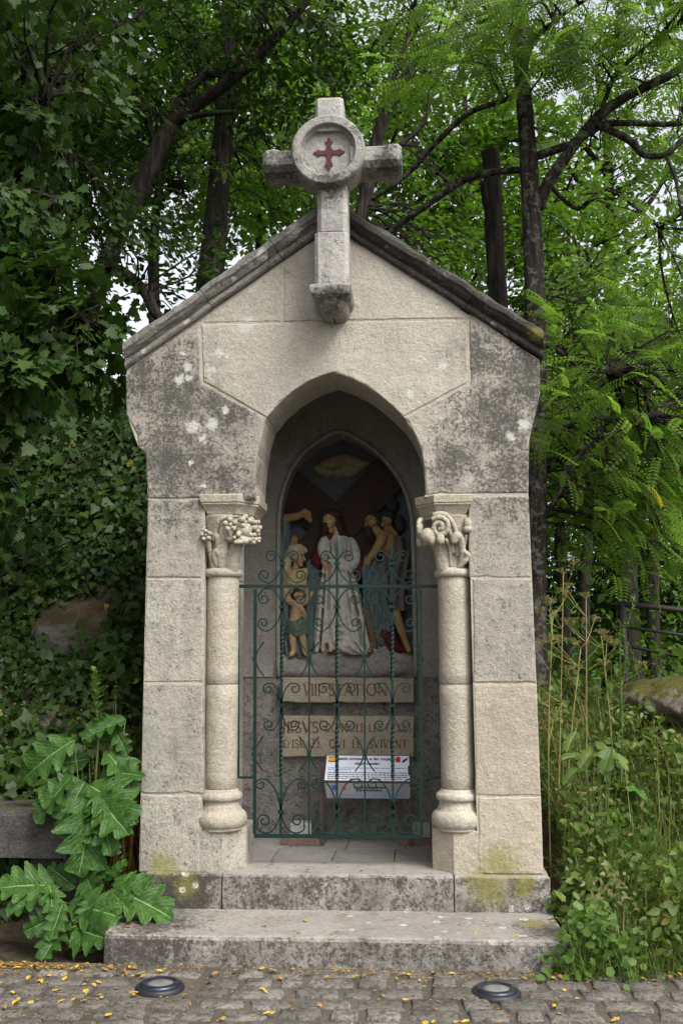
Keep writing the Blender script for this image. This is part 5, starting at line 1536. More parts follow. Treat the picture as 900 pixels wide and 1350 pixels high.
# dead snag
sn = thing('dead_snag', 'bare dead trunk sawn off flat beside the tall locust tree', 'tree stump')
lw = limb_world([(662, 520, 2.8, 13), (656, 410, 2.8, 12.5), (651, 300, 2.8, 13), (648, 230, 2.8, 12.5), (646, 200, 2.8, 12)], True)
p, rr = smooth_limb(lw, 6, 0.01); v, f = tube(p, [q * (1 + .10 * mnoise.noise(pp * 4)) for pp, q in zip(p, rr)], 12); sn.location = p[0]
obj('trunk', [tuple(Vector(q) - p[0]) for q in v], f, M['bark_dark'], sn, True)
v, f = tube([P(651, 290, 2.8) , P(640, 268, 2.75), P(636, 240, 2.7)], [.045, .035, .03], 7); obj('branch_stub', [tuple(Vector(q) - p[0]) for q in v], f, M['bark_dark'], sn, True)
make_tree('slanting_tree', 'slender tree with a slanting trunk seen just past the round cross medallion', [
    [(440, 430, 5.0, 9), (462, 330, 5.0, 9.5), (481, 262, 5.0, 9.5), (500, 172, 5.0, 9), (522, 125, 5.0, 8.5), (548, 85, 5.0, 8), (592, 45, 5.0, 7), (640, -10, 5.0, 6)],
    [(500, 172, 5, 4), (520, 100, 5.1, 3.5), (545, 20, 5.2, 3)], [(545, 88, 5, 4), (570, 95, 5, 3), (610, 80, 5, 2.5), (660, 90, 5, 2)], [(482, 260, 5, 3), (455, 200, 5, 2.5), (440, 120, 5, 2), (420, 40, 5, 1.5)],
    [(490, 210, 5, 4), (530, 190, 5.1, 3.5), (560, 160, 5.1, 3), (565, 120, 5.1, 2)]],
    [dict(c=(520, 20, 5.2), r=(170, 70, 1.4), n=44, m=42, L=.7), dict(c=(440, 120, 5.2), r=(110, 120, 1.0), n=22, m=36, L=.5), dict(c=(590, 330, 5.2), r=(90, 80, .8), n=22, m=40, L=.6)],
    LF, .085, 'leaf_mid', 'bark_dark', seed=7)
# ---- further trees of the wood
spec = [
 ('broadleaf_tree', 'far broadleaf tree filling the gap between the leaning and upright trunks', (205, 460, 9.5, 9), (225, 150, 9.5), [(190, 170, 2.2, 120)], 'leaf_mid', .14, 60),
 ('broadleaf_tree', 'far broadleaf tree behind the left arm of the stone cross', (345, 420, 11, 9), (335, 120, 11), [(360, 230, 11, 150, 2.2, 120)], 'leaf_far', .15, 60),
 ('broadleaf_tree', 'far broadleaf tree behind the bare sawn-off trunk', (600, 470, 10, 9), (615, 200, 10), [(590, 240, 10, 150, 2.2, 130)], 'leaf_mid', .15, 60),
 ('broadleaf_tree', 'far broadleaf tree behind the long bare forking limb', (820, 620, 12, 12), (800, 200, 12), [(800, 190, 12, 190, 2.5, 110)], 'leaf_far', .16, 50),
 ('broadleaf_tree', 'far pale tree standing beyond the iron railing', (860, 820, 13, 9), (850, 450, 13), [(870, 520, 13, 150, 2.5, 110)], 'leaf_far', .16, 55),
 ('broadleaf_tree', 'bluish far tree low behind the iron railing', (960, 900, 16, 8), (940, 700, 16), [(880, 740, 16, 150, 3.0, 150)], 'leaf_dark', .15, 60),
 ('broadleaf_tree', 'far tree filling the space between tall locust trunk and railing', (745, 840, 9, 8), (750, 560, 9), [(755, 600, 9, 110, 2.0, 110)], 'leaf_mid', .14, 60),
 ('broadleaf_tree', 'far tree whose high crown closes the sky above the cross', (420, 300, 14, 8), (440, 60, 14), [(450, 60, 14, 230, 3.0, 150)], 'leaf_mid', .17, 56),
 ('broadleaf_tree', 'pale green tree filling the light gap right behind the tall locust trunk', (770, 800, 7.5, 7), (775, 440, 7.5), [(790, 470, 7.5, 135, 1.8, 150)], 'leaf_far', .11, 62),
 ('broadleaf_tree', 'tree whose crown hangs behind the end of the dark right coping', (690, 640, 8.5, 7), (720, 330, 8.5), [(715, 345, 8.5, 115, 1.8, 110)], 'leaf_mid', .12, 60),
 ('broadleaf_tree', 'far tree closing the low gap under the railing trees', (800, 900, 18, 8), (810, 720, 18), [(790, 735, 18, 170, 3.0, 140)], 'leaf_dark', .2, 60),
 ('broadleaf_tree', 'high dark tree on the slope over the shaded ivy bank', (40, 420, 8, 14), (70, 60, 8), [(60, 90, 8, 220, 3.0, 190)], 'leaf_dark', .14, 62),
]
for k, (nm, lab, b, tp, crs, mt, ls, mm) in enumerate(spec):
    cr = []
    for q in crs:
        if len(q) == 4: q = (tp[0], tp[1], tp[2], q[0], q[2], q[3])
        cr.append(dict(c=(q[0], q[1], q[2]), r=(q[3], q[3] * .95, q[4]), n=int(q[5] * .88), m=mm, L=1.05))
    Yb = b[2]; mid = (lerp(b[0], tp[0], .5) + random.uniform(-12, 12), lerp(b[1], tp[1], .5))
    limbs = [[(b[0], b[1], Yb, b[3]), (*mid, Yb, b[3] * .8), (tp[0], tp[1], Yb, b[3] * .5), (tp[0] + random.uniform(-20, 20), tp[1] - 110, Yb, b[3] * .25)]]
    rr_ = random.Random(k)
    for j in range(6):
        t = .25 + .12 * j; x0 = lerp(mid[0], tp[0], t); y0 = lerp(mid[1], tp[1], t); s = -1 if j % 2 else 1
        limbs.append([(x0, y0, Yb, b[3] * .4), (x0 + s * rr_.uniform(30, 50), y0 - rr_.uniform(20, 50), Yb + rr_.uniform(-.5, .5), b[3] * .3), (x0 + s * rr_.uniform(70, 120), y0 - rr_.uniform(30, 110), Yb + rr_.uniform(-1, 1), b[3] * .15)])
    make_tree(nm, lab, limbs, cr, DI, ls, mt, 'bark_dark', group='trees of the wood behind', seed=30 + k, sides=8, twig=.014)
# ---- maple boughs over the left bank, plus unseen canopy added to shade it
make_tree('maple_tree', 'maple with broad toothed leaves hanging in sprays beside the shrine', [
    [(-150, 900, .9, 26), (-140, 700, .9, 24), (-120, 520, .9, 22), (-110, 300, .9, 19), (-100, 80, .9, 15), (-90, -80, .9, 12)],
    [(-118, 480, .9, 9), (-60, 400, .8, 7), (0, 360, .7, 5), (60, 380, .6, 4), (110, 420, .5, 2.5)], [(-118, 540, .9, 8), (-60, 480, .5, 6), (0, 470, .3, 4), (60, 500, .1, 3)],
    [(-112, 400, .9, 8), (-50, 300, .8, 6), (10, 250, .7, 4), (70, 260, .7, 3)], [(-110, 330, .9, 8), (-60, 220, 1, 6), (0, 150, 1, 4), (60, 130, 1, 3)], [(-118, 560, .9, 6), (-70, 600, .5, 4), (-20, 640, .3, 2)], [(-95, 0, .9, 12), (-60, -200, 0, 9), (60, -350, -.5, 5)], [(-98, 40, .9, 12), (-250, -150, 0, 9), (-450, -250, -1, 5)]],
    [dict(c=(60, 420, .55), r=(105, 85, .45), n=62, m=17, L=.42), dict(c=(20, 330, .8), r=(95, 80, .5), n=46, m=17, L=.42), dict(c=(15, 510, .2), r=(70, 55, .35), n=34, m=17, L=.40), dict(c=(-20, 640, .3), r=(50, 60, .3), n=16, m=14, L=.36),
     dict(c=(-60, 350, .6), r=(110, 200, .5), n=50, m=17, L=.42), dict(c=(20, 200, 1.1), r=(100, 90, .5), n=34, m=17, L=.42), dict(w=(-4.6, .2, 6.6), rw=(3.2, 3.2, 1.0), n=330, m=26, L=.9), dict(w=(-4.6, -3.0, 5.4), rw=(2.2, 2.4, 1.1), n=190, m=26, L=.9), dict(w=(-4.8, -2.4, 3.4), rw=(1.5, 1.7, 1.5), n=150, m=26, L=.8),  # the world-placed crowns are out of view, added to block sky over the bank
     dict(c=(120, 470, .9), r=(60, 50, .3), n=18, m=17, L=.40)],
    LO, .098, 'leaf_maple', 'bark_dark', seed=8, droop=.35, flat_=.28, upn=.55)
# ------------------------------------------------------------------ ground plants
def terrain_n(X, Y, e=.05):
    zx = (H(X + e, Y) - H(X - e, Y)) / (2 * e); zy = (H(X, Y + e) - H(X, Y - e)) / (2 * e)
    return nrmz(np.stack([-zx, -zy, np.ones_like(zx)], 1))
# ivy and creepers on the left bank
def cover(n, xr_, yr_, zr, size, tpl, mat, name, label, cat, tilt=.45, mask=None):
    X = RNG.uniform(*xr_, n); Y = RNG.uniform(*yr_, n)
    if mask is not None:
        k = mask(X, Y); X, Y = X[k], Y[k]
    Z = H(X, Y) + np.abs(RNG.normal(0, zr, len(X)))
    Nn = terrain_n(X, Y) * .8 + np.array([.1, -.55, .25]) + RNG.normal(size=(len(X), 3)) * tilt
    ax = RNG.normal(size=(len(X), 3)) * .7 + np.array([0, -.25, -.5])
    clump = np.sin(X * 4.3 + Y * 2) * np.sin(Y * 5.1 - X * 1.3)
    sz = size * RNG.uniform(.5, 1.3, len(X)) * (1 + .25 * clump)
    rn = np.clip(.45 + .3 * clump + RNG.normal(0, .2, len(X)), 0, .92); rn = np.where(RNG.random(len(X)) < .006, .97, rn)
    o = leaf_obj(name, [scatter(tpl, np.stack([X, Y, Z], 1), ax, Nn, sz, rn)], mat)
    return tag(o, label, cat, kind='stuff')
TI = (np.array([(0, 0, 0), (-.08, .30, .03), (.25, .48, .05), (.50, .26, .03), (1, 0, -.06), (.50, -.26, .03), (.25, -.48, .05), (-.08, -.30, .03), (.3, 0, 0)], float),
      np.array([(i, 8, (i + 1) % 8) for i in range(8)]))
cover(24000, (-4.2, -1.26), (.12, 3.6), .15, .068, TI, M['ivy'], 'ivy', 'dark ivy and creepers covering the left bank', 'ivy', mask=lambda X, Y: (np.sin(X * 2.7 + 1) * np.sin(Y * 3.3) > -.72))
cover(9000, (-4.0, -1.28), (.1, 1.8), .14, .040, LF, M['weed'], 'bank_herbs', 'small leafy herbs growing low on the left bank', 'herbs', mask=lambda X, Y: (np.sin(X * 3.9) + np.sin(Y * 4.7 + X) > .15))
cover(7000, (-9, 4.5), (3.4, 9), .22, .13, DI, M['leaf_dark'], 'undergrowth', 'dark undergrowth on the slope behind the shrine', 'undergrowth')
cover(16000, (1.3, 11), (2.9, 8), .75, .11, DI, M['leaf_mid'], 'scrub', 'green scrub on the slope beyond the railing', 'scrub')
# grasses and weeds on the right
def blades(n, xr_, yr_, hr, w, mat, name, label, cat, bend=.5, mask=None, hz=None):
    X = RNG.uniform(*xr_, n); Y = RNG.uniform(*yr_, n)
    if mask is not None:
        k = mask(X, Y); X, Y = X[k], Y[k]
    n = len(X); Z = H(X, Y) - .02
    L = RNG.uniform(*hr, n); a = RNG.uniform(0, 2 * np.pi, n); b = np.abs(RNG.normal(bend, bend * .5, n))
    dx, dy = np.cos(a), np.sin(a); K = 5
    V = np.zeros((n, 2 * K - 1, 3))
    for i in range(K):
        t = i / (K - 1); th = b * t
        px_ = L * t * np.sin(th) * .9; pz = L * t * np.cos(th * .9)
        ww = w * (1 - t) ** .7 * RNG.uniform(.7, 1.3, n)
        cx_, cy_, cz_ = X + dx * px_, Y + dy * px_, Z + pz
        if i < K - 1:
            V[:, 2 * i] = np.stack([cx_ - dy * ww, cy_ + dx * ww, cz_], 1); V[:, 2 * i + 1] = np.stack([cx_ + dy * ww, cy_ - dx * ww, cz_], 1)
        else: V[:, 2 * i] = np.stack([cx_, cy_, cz_], 1)
    tf = []
    for i in range(K - 2): tf += [(2 * i, 2 * i + 1, 2 * i + 3), (2 * i, 2 * i + 3, 2 * i + 2)]
    tf.append((2 * K - 4, 2 * K - 3, 2 * K - 2))
    Fa = (np.array(tf)[None] + (np.arange(n) * (2 * K - 1))[:, None, None]).reshape(-1, 3)
    o = link(name, mk_np(name, V.reshape(-1, 3), Fa, mat, False, {'rnd': np.repeat(RNG.random(n), 2 * K - 1)}))
    return tag(o, label, cat, kind='stuff')
OFF = lambda X, Y: ~((X < 1.50 + .08 * np.sin(Y * 17)) & (Y < .0)) & ~((X < 1.32))
blades(13000, (1.27, 4.2), (-.68, 2.6), (.15, .5), .004, M['grass'], 'grass', 'long green and straw grass on the right bank', 'grass', .9, mask=OFF)
blades(1300, (1.36, 4.0), (.3, 2.8), (.35, .8), .003, M['straw'], 'dry_grass', 'tall dry grass stalks on the right bank', 'grass', .45)
def herbs(n, xr_, yr_, hmax, size, tpl, mat, name, label, mask=None, up=.5):
    X = RNG.uniform(*xr_, n); Y = RNG.uniform(*yr_, n)
    k = mask(X, Y) if mask is not None else np.ones(n, bool); X, Y = X[k], Y[k]; n = len(X)
    hh = (.5 + .5 * np.sin(X * 5.1 + 1) * np.sin(Y * 4.3)) * hmax
    Z = H(X, Y) + RNG.random(n) * hh
    ax = RNG.normal(size=(n, 3)) + np.array([0, -.3, 0]); Nn = np.array([0, -.35, up]) + RNG.normal(size=(n, 3)) * .45
    o = leaf_obj(name, [scatter(tpl, np.stack([X, Y, Z], 1), ax, Nn, size * RNG.uniform(.5, 1.4, n))], mat)
    return tag(o, label, 'herbs', kind='stuff')
herbs(24000, (1.26, 4.2), (-.70, 2.6), .60, .058, LF, M['weed'], 'weeds', 'tangled olive and green weeds on the right bank', mask=OFF)
herbs(2600, (1.28, 3.4), (-.5, 1.6), .45, .075, LO, M['herb'], 'lobed_herbs', 'pale lobed herb leaves among the weeds beside the shrine', mask=lambda X, Y: (np.sin(X * 6) * np.sin(Y * 5 + 2) > .1) & OFF(X, Y))
# --- plants that can be told apart
def stems(mb, pts, r0, r1, sides=5):
    p = catmull(pts, 4); v, f = tube(p, [lerp(r0, r1, i / (len(p) - 1)) for i in range(len(p))], sides); mb.add(v, f); return p
def umbel_plant(px, py, Y, lean, lab, seed, hgt=None):
    r = random.Random(seed); top = P(px, py, Y); x0, y0 = top.x - lean, top.y + r.uniform(-.05, .05)
    base = Vector((x0, y0, float(H(x0, y0)) - .02)); t = thing('umbel_plant', lab, 'wild plant', loc=base, group='dried umbel plants on the right bank')
    mb = MB(); heads = []
    p = stems(mb, [Vector((0, 0, 0)), (top - base) * .5 + Vector((r.uniform(-.03, .03), 0, .04)), top - base], .006, .003)
    tips = [(p[-1], Vector((0, 0, 1)))]
    for k in range(7):
        q = p[int(len(p) * r.uniform(.45, .9))]; a = r.uniform(0, 6.28); d = Vector((math.cos(a), math.sin(a) * .7, r.uniform(.5, 1.0))).normalized() * r.uniform(.14, .30)
        pp = stems(mb, [q, q + d * .5 + Vector((0, 0, -.01)), q + d], .003, .0018, 4); tips.append((pp[-1], d))
    mb.build('stem', M['straw_stem'], t, True)
    sv = []; rays = MB()
    for q, d in tips:
        for k in range(13):
            a = r.uniform(0, 6.28); s = r.uniform(.3, 1) * .055; e = q + Vector((math.cos(a) * s, math.sin(a) * s, .045 - s * .25))
            stems(rays, [q, q.lerp(e, .5) + Vector((0, 0, .006)), e], .0011, .0008, 3)
            for j in range(4): sv.append(e + Vector((r.uniform(-.012, .012), r.uniform(-.012, .012), r.uniform(-.006, .008))))
    rays.build('rays', M['straw_stem'], t)
    sv = np.array([tuple(q) for q in sv]); n = len(sv)
    o = leaf_obj('seed_heads', [scatter(DI, sv, RNG.normal(size=(n, 3)), RNG.normal(size=(n, 3)), .011)], M['straw'], t); tag(o, kind='stuff')
M['straw_stem'] = plain('straw_stem', (.20, .17, .06), .8, .2, .1, 40)
for k, (px, py, Y, ln, lab) in enumerate([(742, 758, .75, .10, 'tallest dried umbel plant leaning out beside the shrine wall'), (772, 790, .9, .05, 'dried umbel plant with spread heads just past the tallest one'),
        (728, 812, .5, .06, 'dried umbel plant close against the edge of the shrine wall'), (765, 855, .55, .16, 'low leaning umbel plant between shrine and dock stalk'), (792, 838, 1.1, -.05, 'dried umbel plant just behind the seeding dock stalk')]):
    umbel_plant(px, py, Y, ln, lab, 60 + k)
# seeding dock
def dock(px0, py0, px1, py1, Y):
    a, b = P(px0, py0, Y), P(px1, py1, Y); gz = float(H(a.x, a.y)); a.z = min(a.z, gz)
    t = thing('dock_plant', 'green dock stalk thick with seeds beside the mossy boulder', 'wild plant', loc=a)
    mb = MB(); p = stems(mb, [Vector((0, 0, -.02)), (b - a) * .5 + Vector((.015, 0, 0)), b - a], .006, .003)
    sv = []; r = random.Random(3)
    def seeds(pp, dens, rad_):
        for q in pp:
            for j in range(dens): sv.append(q + Vector((r.gauss(0, rad_), r.gauss(0, rad_), r.gauss(0, rad_))))
    seeds(p[3:], 22, .014)
    for k in range(6):
        q = p[3 + k % 6]; d = Vector((r.uniform(-.16, .18), r.uniform(-.1, .1), r.uniform(.14, .26))); pp = stems(mb, [q, q + d * .6 + Vector((d.x * .2, 0, -.03)), q + d], .003, .0015, 4); seeds(pp, 10, .010)
    mb.build('stem', M['stem'], t, True)
    n = len(sv); sv = np.array([tuple(q) for q in sv])
    o = leaf_obj('seeds', [scatter(LF, sv, RNG.normal(size=(n, 3)), RNG.normal(size=(n, 3)), .016)], M['herb'], t); tag(o, kind='stuff')
    for k in range(7):
        aa = k * .9; v, f = leaf_blade(.20, .05, 0, k, droop=.3, ripple=.01)
        o = obj('leaf', v, f, M['acanthus'], t, True); setrnd(o, r.random()); o.location = p[k % 4]; o.rotation_euler = (r.uniform(-.2, .2), r.uniform(-.5, .1), aa)
def setrnd(o, val):
    at = o.data.attributes.get('rnd') or o.data.attributes.new('rnd', 'FLOAT', 'POINT')
    at.data.foreach_set('value', np.full(len(o.data.vertices), val, dtype=np.float32))
def leaf_blade(L, Wd, lobes, seed, droop=.35, ripple=.02, n=None, fold=.30):
    """a leaf along +x with midrib fold, lobed toothed margin and a droop; the middle strip of faces is the rib"""
    r = random.Random(seed); n = n or (66 if lobes else 14)
    S_ = [-1, -.72, -.42, -.18, -.035, .035, .18, .42, .72, 1]; c = len(S_)
    V = []; Fc = []
    ph = r.uniform(0, 6); jit = [[r.uniform(.82, 1.08) for _ in range(lobes * 2 + 4)] for _ in (0, 1)]; sh = r.uniform(0, .5)
    for i in range(n + 1):
        u = i / n
        w0 = Wd * (math.sin(math.pi * min(1, u * .93 + .05) ** .80) ** .70)
        for s in S_:
            a = abs(s); w = w0
            if lobes:
                uu = u * lobes + (sh if s > 0 else 0); q = uu % 1.0
                saw = math.sin(math.pi * min(1, q * 1.02) ** 1.5) ** .6
                q2 = (uu * 4.0) % 1.0
                w *= (.50 + .46 * saw) * jit[0 if s > 0 else 1][int(uu)] + .09 * (1 - q2) * saw
            w = max(w, .003)
            aw = a if a > .05 else a * .6
            x = u * L + a * w * (.40 if lobes else .2)
            z = a * w * fold - droop * L * u * u - .45 * droop * a * a * w
            if lobes:
                z += ripple * math.cos((uu % 1.0) * 6.28) * a * a + ripple * .35 * math.sin(a * 8 + u * 26 + ph) * a
                z -= .006 * (a < .05)
            else: z += ripple * math.sin(u * 14 + ph) * a
            V.append((x, s * w, z))
    for i in range(n):
        for j in range(c - 1):
            A = i * c + j; Fc.append((A, A + c, A + c + 1, A + 1))
    return V, Fc
def leaf_uv(o, n, c=10):
    k = np.arange(len(o.data.vertices)); S_ = np.abs(np.array([-1, -.72, -.42, -.18, -.035, .035, .18, .42, .72, 1]))
    for an, arr in (('lu', (k // c) / n), ('lv', S_[k % c])):
        at = o.data.attributes.new(an, 'FLOAT', 'POINT'); at.data.foreach_set('value', arr.astype(np.float32))
M['rib'] = leafmat('leaf_rib', (.10, .19, .06), (.14, .24, .08), trans=.1)
def add_rib(o):
    o.data.materials.append(M['rib'])
    nf = len(o.data.polygons); mi = np.zeros(nf, np.int32); mi[4::9] = 1
    o.data.polygons.foreach_set('material_index', mi)
dock(812, 985, 816, 838, .75)
# acanthus: leaves placed one by one
def place_leaf(parent, a, b, up, L_over=1.0, wr=.34, lobes=6, seed=0, droop=.25, mat='acanthus', name='leaf'):
    a = Vector(a); b = Vector(b); d = b - a; L = d.length * L_over
    v, f = leaf_blade(L, L * wr, lobes, seed, droop, ripple=(.035 if lobes else .012) * L)
    x = d.normalized(); u = Vector(up); u = (u - x * u.dot(x)).normalized(); y_ = u.cross(x)
    Mx = Matrix((x, y_, u)).transposed()
    o = obj(name, [Mx @ Vector(q) + a - parent.location for q in v], f, M[mat], parent, True)
    setrnd(o, random.Random(seed).random() * .9)
    leaf_uv(o, 66 if lobes else 14)
    if lobes: add_rib(o)
    return o
def rib(parent, a, b, r=.005):
    a = Vector(a) - parent.location; b = Vector(b) - parent.location
    v, f = tube(catmull([a, a.lerp(b, .5) + Vector((0, 0, .03)), b], 4), [lerp(r, r * .6, i / 8) for i in range(9)], 6); obj('leaf_stalk', v, f, M['stem'], parent, True)
acb = P(118, 1135, -.12); acb = Vector((acb.x, -.12, float(H(acb.x, -.12))))
AC = thing('acanthus_plant', 'large acanthus with glossy lobed leaves and one flower spike beside the shrine', 'acanthus', loc=acb)
rs = random.Random(21)
for k, (x0, y0, x1, y1, Ya, Yb_, wr) in enumerate([
    (166, 948, 102, 968, .02, -.14, .40), (150, 958, 172, 1000, .02, -.05, .36), (98, 975, 4, 1030, -.02, -.18, .34), (118, 1000, 62, 1008, .05, -.05, .36),
    (96, 1022, 26, 1086, -.15, -.34, .38), (120, 1040, 34, 1052, -.12, -.30, .34), (122, 1045, 112, 1150, -.18, -.42, .40), (118, 1035, 182, 1068, -.12, -.32, .42),
    (125, 1048, 168, 1096, -.16, -.36, .38), (140, 990, 186, 1035, .0, -.15, .36), (112, 1030, 66, 1108, -.16, -.36, .36), (135, 1020, 186, 1010, -.02, -.16, .34),
    (120, 1060, 92, 1120, -.20, -.38, .36), (130, 1060, 150, 1130, -.18, -.36, .34), (110, 975, 150, 965, .1, .0, .36), (95, 1010, 40, 985, .05, -.05, .34)]):
    a = P(x0, y0, Ya); b = P(x1, y1, Yb_)
    place_leaf(AC, a, b, (rs.uniform(-.6, .6), -.75, rs.uniform(.3, .9)), rs.uniform(.78, .98), wr * rs.uniform(1.0, 1.25), 4, 200 + k, rs.uniform(.12, .5))
    rib(AC, acb + Vector((rs.uniform(-.05, .05), rs.uniform(-.03, .03), .02)), a)
# flower spike
sp0, sp1 = P(130, 968, .0), P(124, 880, -.02)
v, f = tube([Vector((acb.x, acb.y, acb.z)) - acb, sp0 - acb, sp1 - acb], [.009, .008, .003], 7); obj('spike_stem', v, f, M['stem'], AC, True)
for k in range(36):
    t = k / 36; q = sp0.lerp(sp1, .12 + .86 * t); a = k * 2.4; d = Vector((math.cos(a), math.sin(a), .75 + t)).normalized()
    V, Fq = leaf_blade(.075 * (1.1 - .6 * t), .016, 0, k, .3, 0, 6)
    x = d; u = Vector((0, 0, 1)); u = (u - x * u.dot(x)).normalized(); Mx = Matrix((x, u.cross(x), u)).transposed()
    o = obj('bract', [Mx @ Vector(w_) + q - acb for w_ in V], Fq, M['herb'] if k % 5 else M['acanthus'], AC, True); setrnd(o, (k * .37) % .9)
acb2 = P(90, 1230, -.45); acb2 = PG(95, 1225, .0)
A2 = thing('acanthus_plant', 'lower acanthus clump spreading over the cobbles at the step end', 'acanthus', loc=acb2)
for k, (x0, y0, x1, y1, Ya, Yb_, wr) in enumerate([
    (72, 1168, -14, 1160, -.32, -.46, .36), (74, 1172, 6, 1192, -.34, -.52, .36), (66, 1165, 74, 1212, -.36, -.52, .34), (80, 1205, 34, 1228, -.40, -.56, .38), (86, 1215, 52, 1264, -.42, -.62, .40),
    (92, 1222, 140, 1236, -.42, -.60, .40), (96, 1212, 132, 1252, -.42, -.60, .38), (95, 1195, 148, 1196, -.36, -.50, .38), (110, 1178, 88, 1205, -.30, -.44, .40), (112, 1150, 122, 1186, -.22, -.40, .44),
    (148, 1172, 226, 1196, -.30, -.44, .38), (150, 1165, 200, 1160, -.26, -.34, .38), (140, 1160, 172, 1128, -.22, -.24, .36), (150, 1178, 176, 1206, -.34, -.46, .36), (120, 1160, 150, 1140, -.2, -.26, .36), (84, 1190, 62, 1246, -.44, -.6, .32), (100, 1170, 60, 1140, -.24, -.3, .34), (122, 1185, 108, 1225, -.36, -.5, .36)]):
    a = P(x0, y0, Ya); b = P(x1, y1, Yb_)
    place_leaf(A2, a, b, (rs.uniform(-.6, .6), -.7, rs.uniform(.3, .9)), rs.uniform(.78, .98), wr * rs.uniform(1.05, 1.3), 4, 300 + k, rs.uniform(.1, .45))
    rib(A2, acb2 + Vector((rs.uniform(-.05, .05), rs.uniform(.1, .2), .01)), a)
# pale big-leaved burdock and geranium clump on the right
bb = PG(790, 1060, .35); bb = Vector((P(790, 1000, .35).x, .35, 0)); bb.z = float(H(bb.x, bb.y))
B = thing('burdock_plant', 'burdock with broad pale leaves among the weeds below the boulder', 'wild plant', loc=bb)
for k, (x0, y0, x1, y1, Ya, Yb_) in enumerate([(784, 978, 806, 992, .35, .27), (788, 985, 762, 1002, .35, .25), (800, 990, 830, 1005, .35, .25), (775, 1000, 745, 990, .4, .33), (805, 985, 796, 1015, .3, .2), (770, 1010, 740, 1022, .3, .2), (760, 965, 745, 982, .5, .4)]):
    a = P(x0, y0, Ya); b = P(x1, y1, Yb_)
    place_leaf(B, a, b, (rs.uniform(-.3, .3), -.2, 1.0), 1.0, .38, 2, 400 + k, .35, 'weed'); rib(B, bb, a, .004)
def clump(name, label, px, py, Y, n, R, hgt, size, tpl, mat):
    c = P(px, py, Y); c.z = float(H(c.x, c.y)); t = thing(name, label, 'wild plant', loc=c)
    d = RNG.normal(size=(n, 3)) * np.array([R, R * .6, 0]); hh = RNG.random(n) * hgt * np.exp(-(d[:, 0] / R) ** 2 * .4)
    d[:, 2] = hh
    o = leaf_obj('leaves', [scatter(tpl, d, RNG.normal(size=(n, 3)) + np.array([0, -.4, .2]), np.array([0, -.5, .7]) + RNG.normal(size=(n, 3)) * .35, size * RNG.uniform(.6, 1.3, n))], M[mat], t)
    tag(o, kind='stuff')
    mb = MB()
    for k in range(26):
        q = d[k]; stems(mb, [Vector((q[0] * .2, q[1] * .2, -.02)), Vector((q[0] * .6, q[1] * .6, q[2] * .6)), Vector(q)], .0025, .0015, 4)
    mb.build('stems', M['stem'], t)
T_round = (np.array([(0, 0, 0)] + [(.5 - .5 * math.cos(a) * (1 + .12 * math.cos(5 * a)), .55 * math.sin(a) * (1 + .12 * math.cos(5 * a)), .05) for a in np.linspace(.3, 2 * math.pi - .3, 14)] + [(.5, 0, 0)], float), np.array([(i, 15, i + 1) for i in range(0, 14)] + [(14, 15, 0)]))
clump('geranium_plant', 'fresh green clump of rounded scalloped leaves at the end of the step', 782, 1262, -.62, 560, .13, .36, .034, T_round, 'herb')
clump('nettle_plant', 'green leafy weed clump beside the shrine plinth', 752, 1105, -.05, 200, .10, .30, .07, LF, 'weed')
clump('yellowing_plant', 'yellowing ferny weed clump in the middle of the right bank', 802, 1140, -.25, 240, .13, .40, .035, LF, 'straw')
blades(420, (P(790, 1300, -.6).x - .22, P(790, 1300, -.6).x + .30), (-.78, -.50), (.15, .36), .003, M['grass'], 'grass_tuft', 'green grass tuft at the foot of the right bank', 'grass', .8)
blades(1100, (1.95, 3.4), (-.85, -.1), (.3, .6), .003, M['grass'], 'arching_grass', 'arching yellow-green grass hanging over the cobbles', 'grass', 1.1)
# dead brown stalks against the left side
q0 = P(168, 815, .35)
blades(150, (q0.x - .14, q0.x + .16), (.2, .55), (.6, 1.05), .006, M['brown_stalk'], 'dead_stalks', 'dry brown stalks leaning on the left wall of the shrine', 'dead stalks', .18)

# ------------------------------------------------------------------ rocks, bench, railing
def mossy(name, ca, cb, moss, amt):
    m = N(name)
    c = m.mix(m.ramp(m.noise(5, 6), .3, .7), ca, cb); nz = m.sep(m.geo.outputs['Normal'])[2]
    f = m.math('ADD', m.math('MULTIPLY', nz, .5), m.noise(9, 6, .7))
    c = m.mix(m.ramp(f, .62 - amt, .9 - amt), c, m.mix(m.noise(40, 4), moss, tuple(k * 1.9 for k in moss)))
    return m.principled(m.scale3(c, m.ramp(m.noise(60, 4), .2, .8, .65, 1.3)), .95, m.bump(m.noise(22, 7, .75), .9, .03), spec=.1)
M['moss_rock'] = mossy('mossy_rock', (.10, .085, .07), (.16, .14, .12), (.045, .045, .012), .0)
M['bench'] = mossy('dark_bench_stone', (.10, .095, .09), (.055, .052, .048), (.06, .06, .02), -.25)
def rock(name, label, lumps, mat, seed, h=.022):
    S = Sculpt(.05)
    for c, r in lumps: S.ell(c, r)
    def post(D, X, Y, Z): return D + .018 * np.sin(X * 23 + seed) * np.sin(Y * 19 + 1) * np.sin(Z * 21 + 2) + .008 * np.sin(X * 61) * np.sin(Z * 57 + Y * 40)
    v, f = S.mesh(h, post); c0 = np.array([v[:, 0].mean(), v[:, 1].mean(), v[:, 2].min()])
    o = link(name, mk_np(name, v - c0, f, mat, True), None, tuple(c0)); return tag(o, label, 'rock')
c = P(895, 930, 1.5)
rock('boulder', 'mossy boulder overhanging a dark hollow under the iron railing', [((c.x, 1.55, c.z + .03), (.36, .35, .17)), ((c.x + .30, 1.6, c.z + .02), (.4, .35, .2)), ((c.x - .22, 1.55, c.z + .05), (.2, .25, .12)), ((c.x + .1, 1.75, c.z - .25), (.35, .25, .4))], M['moss_rock'], 1)
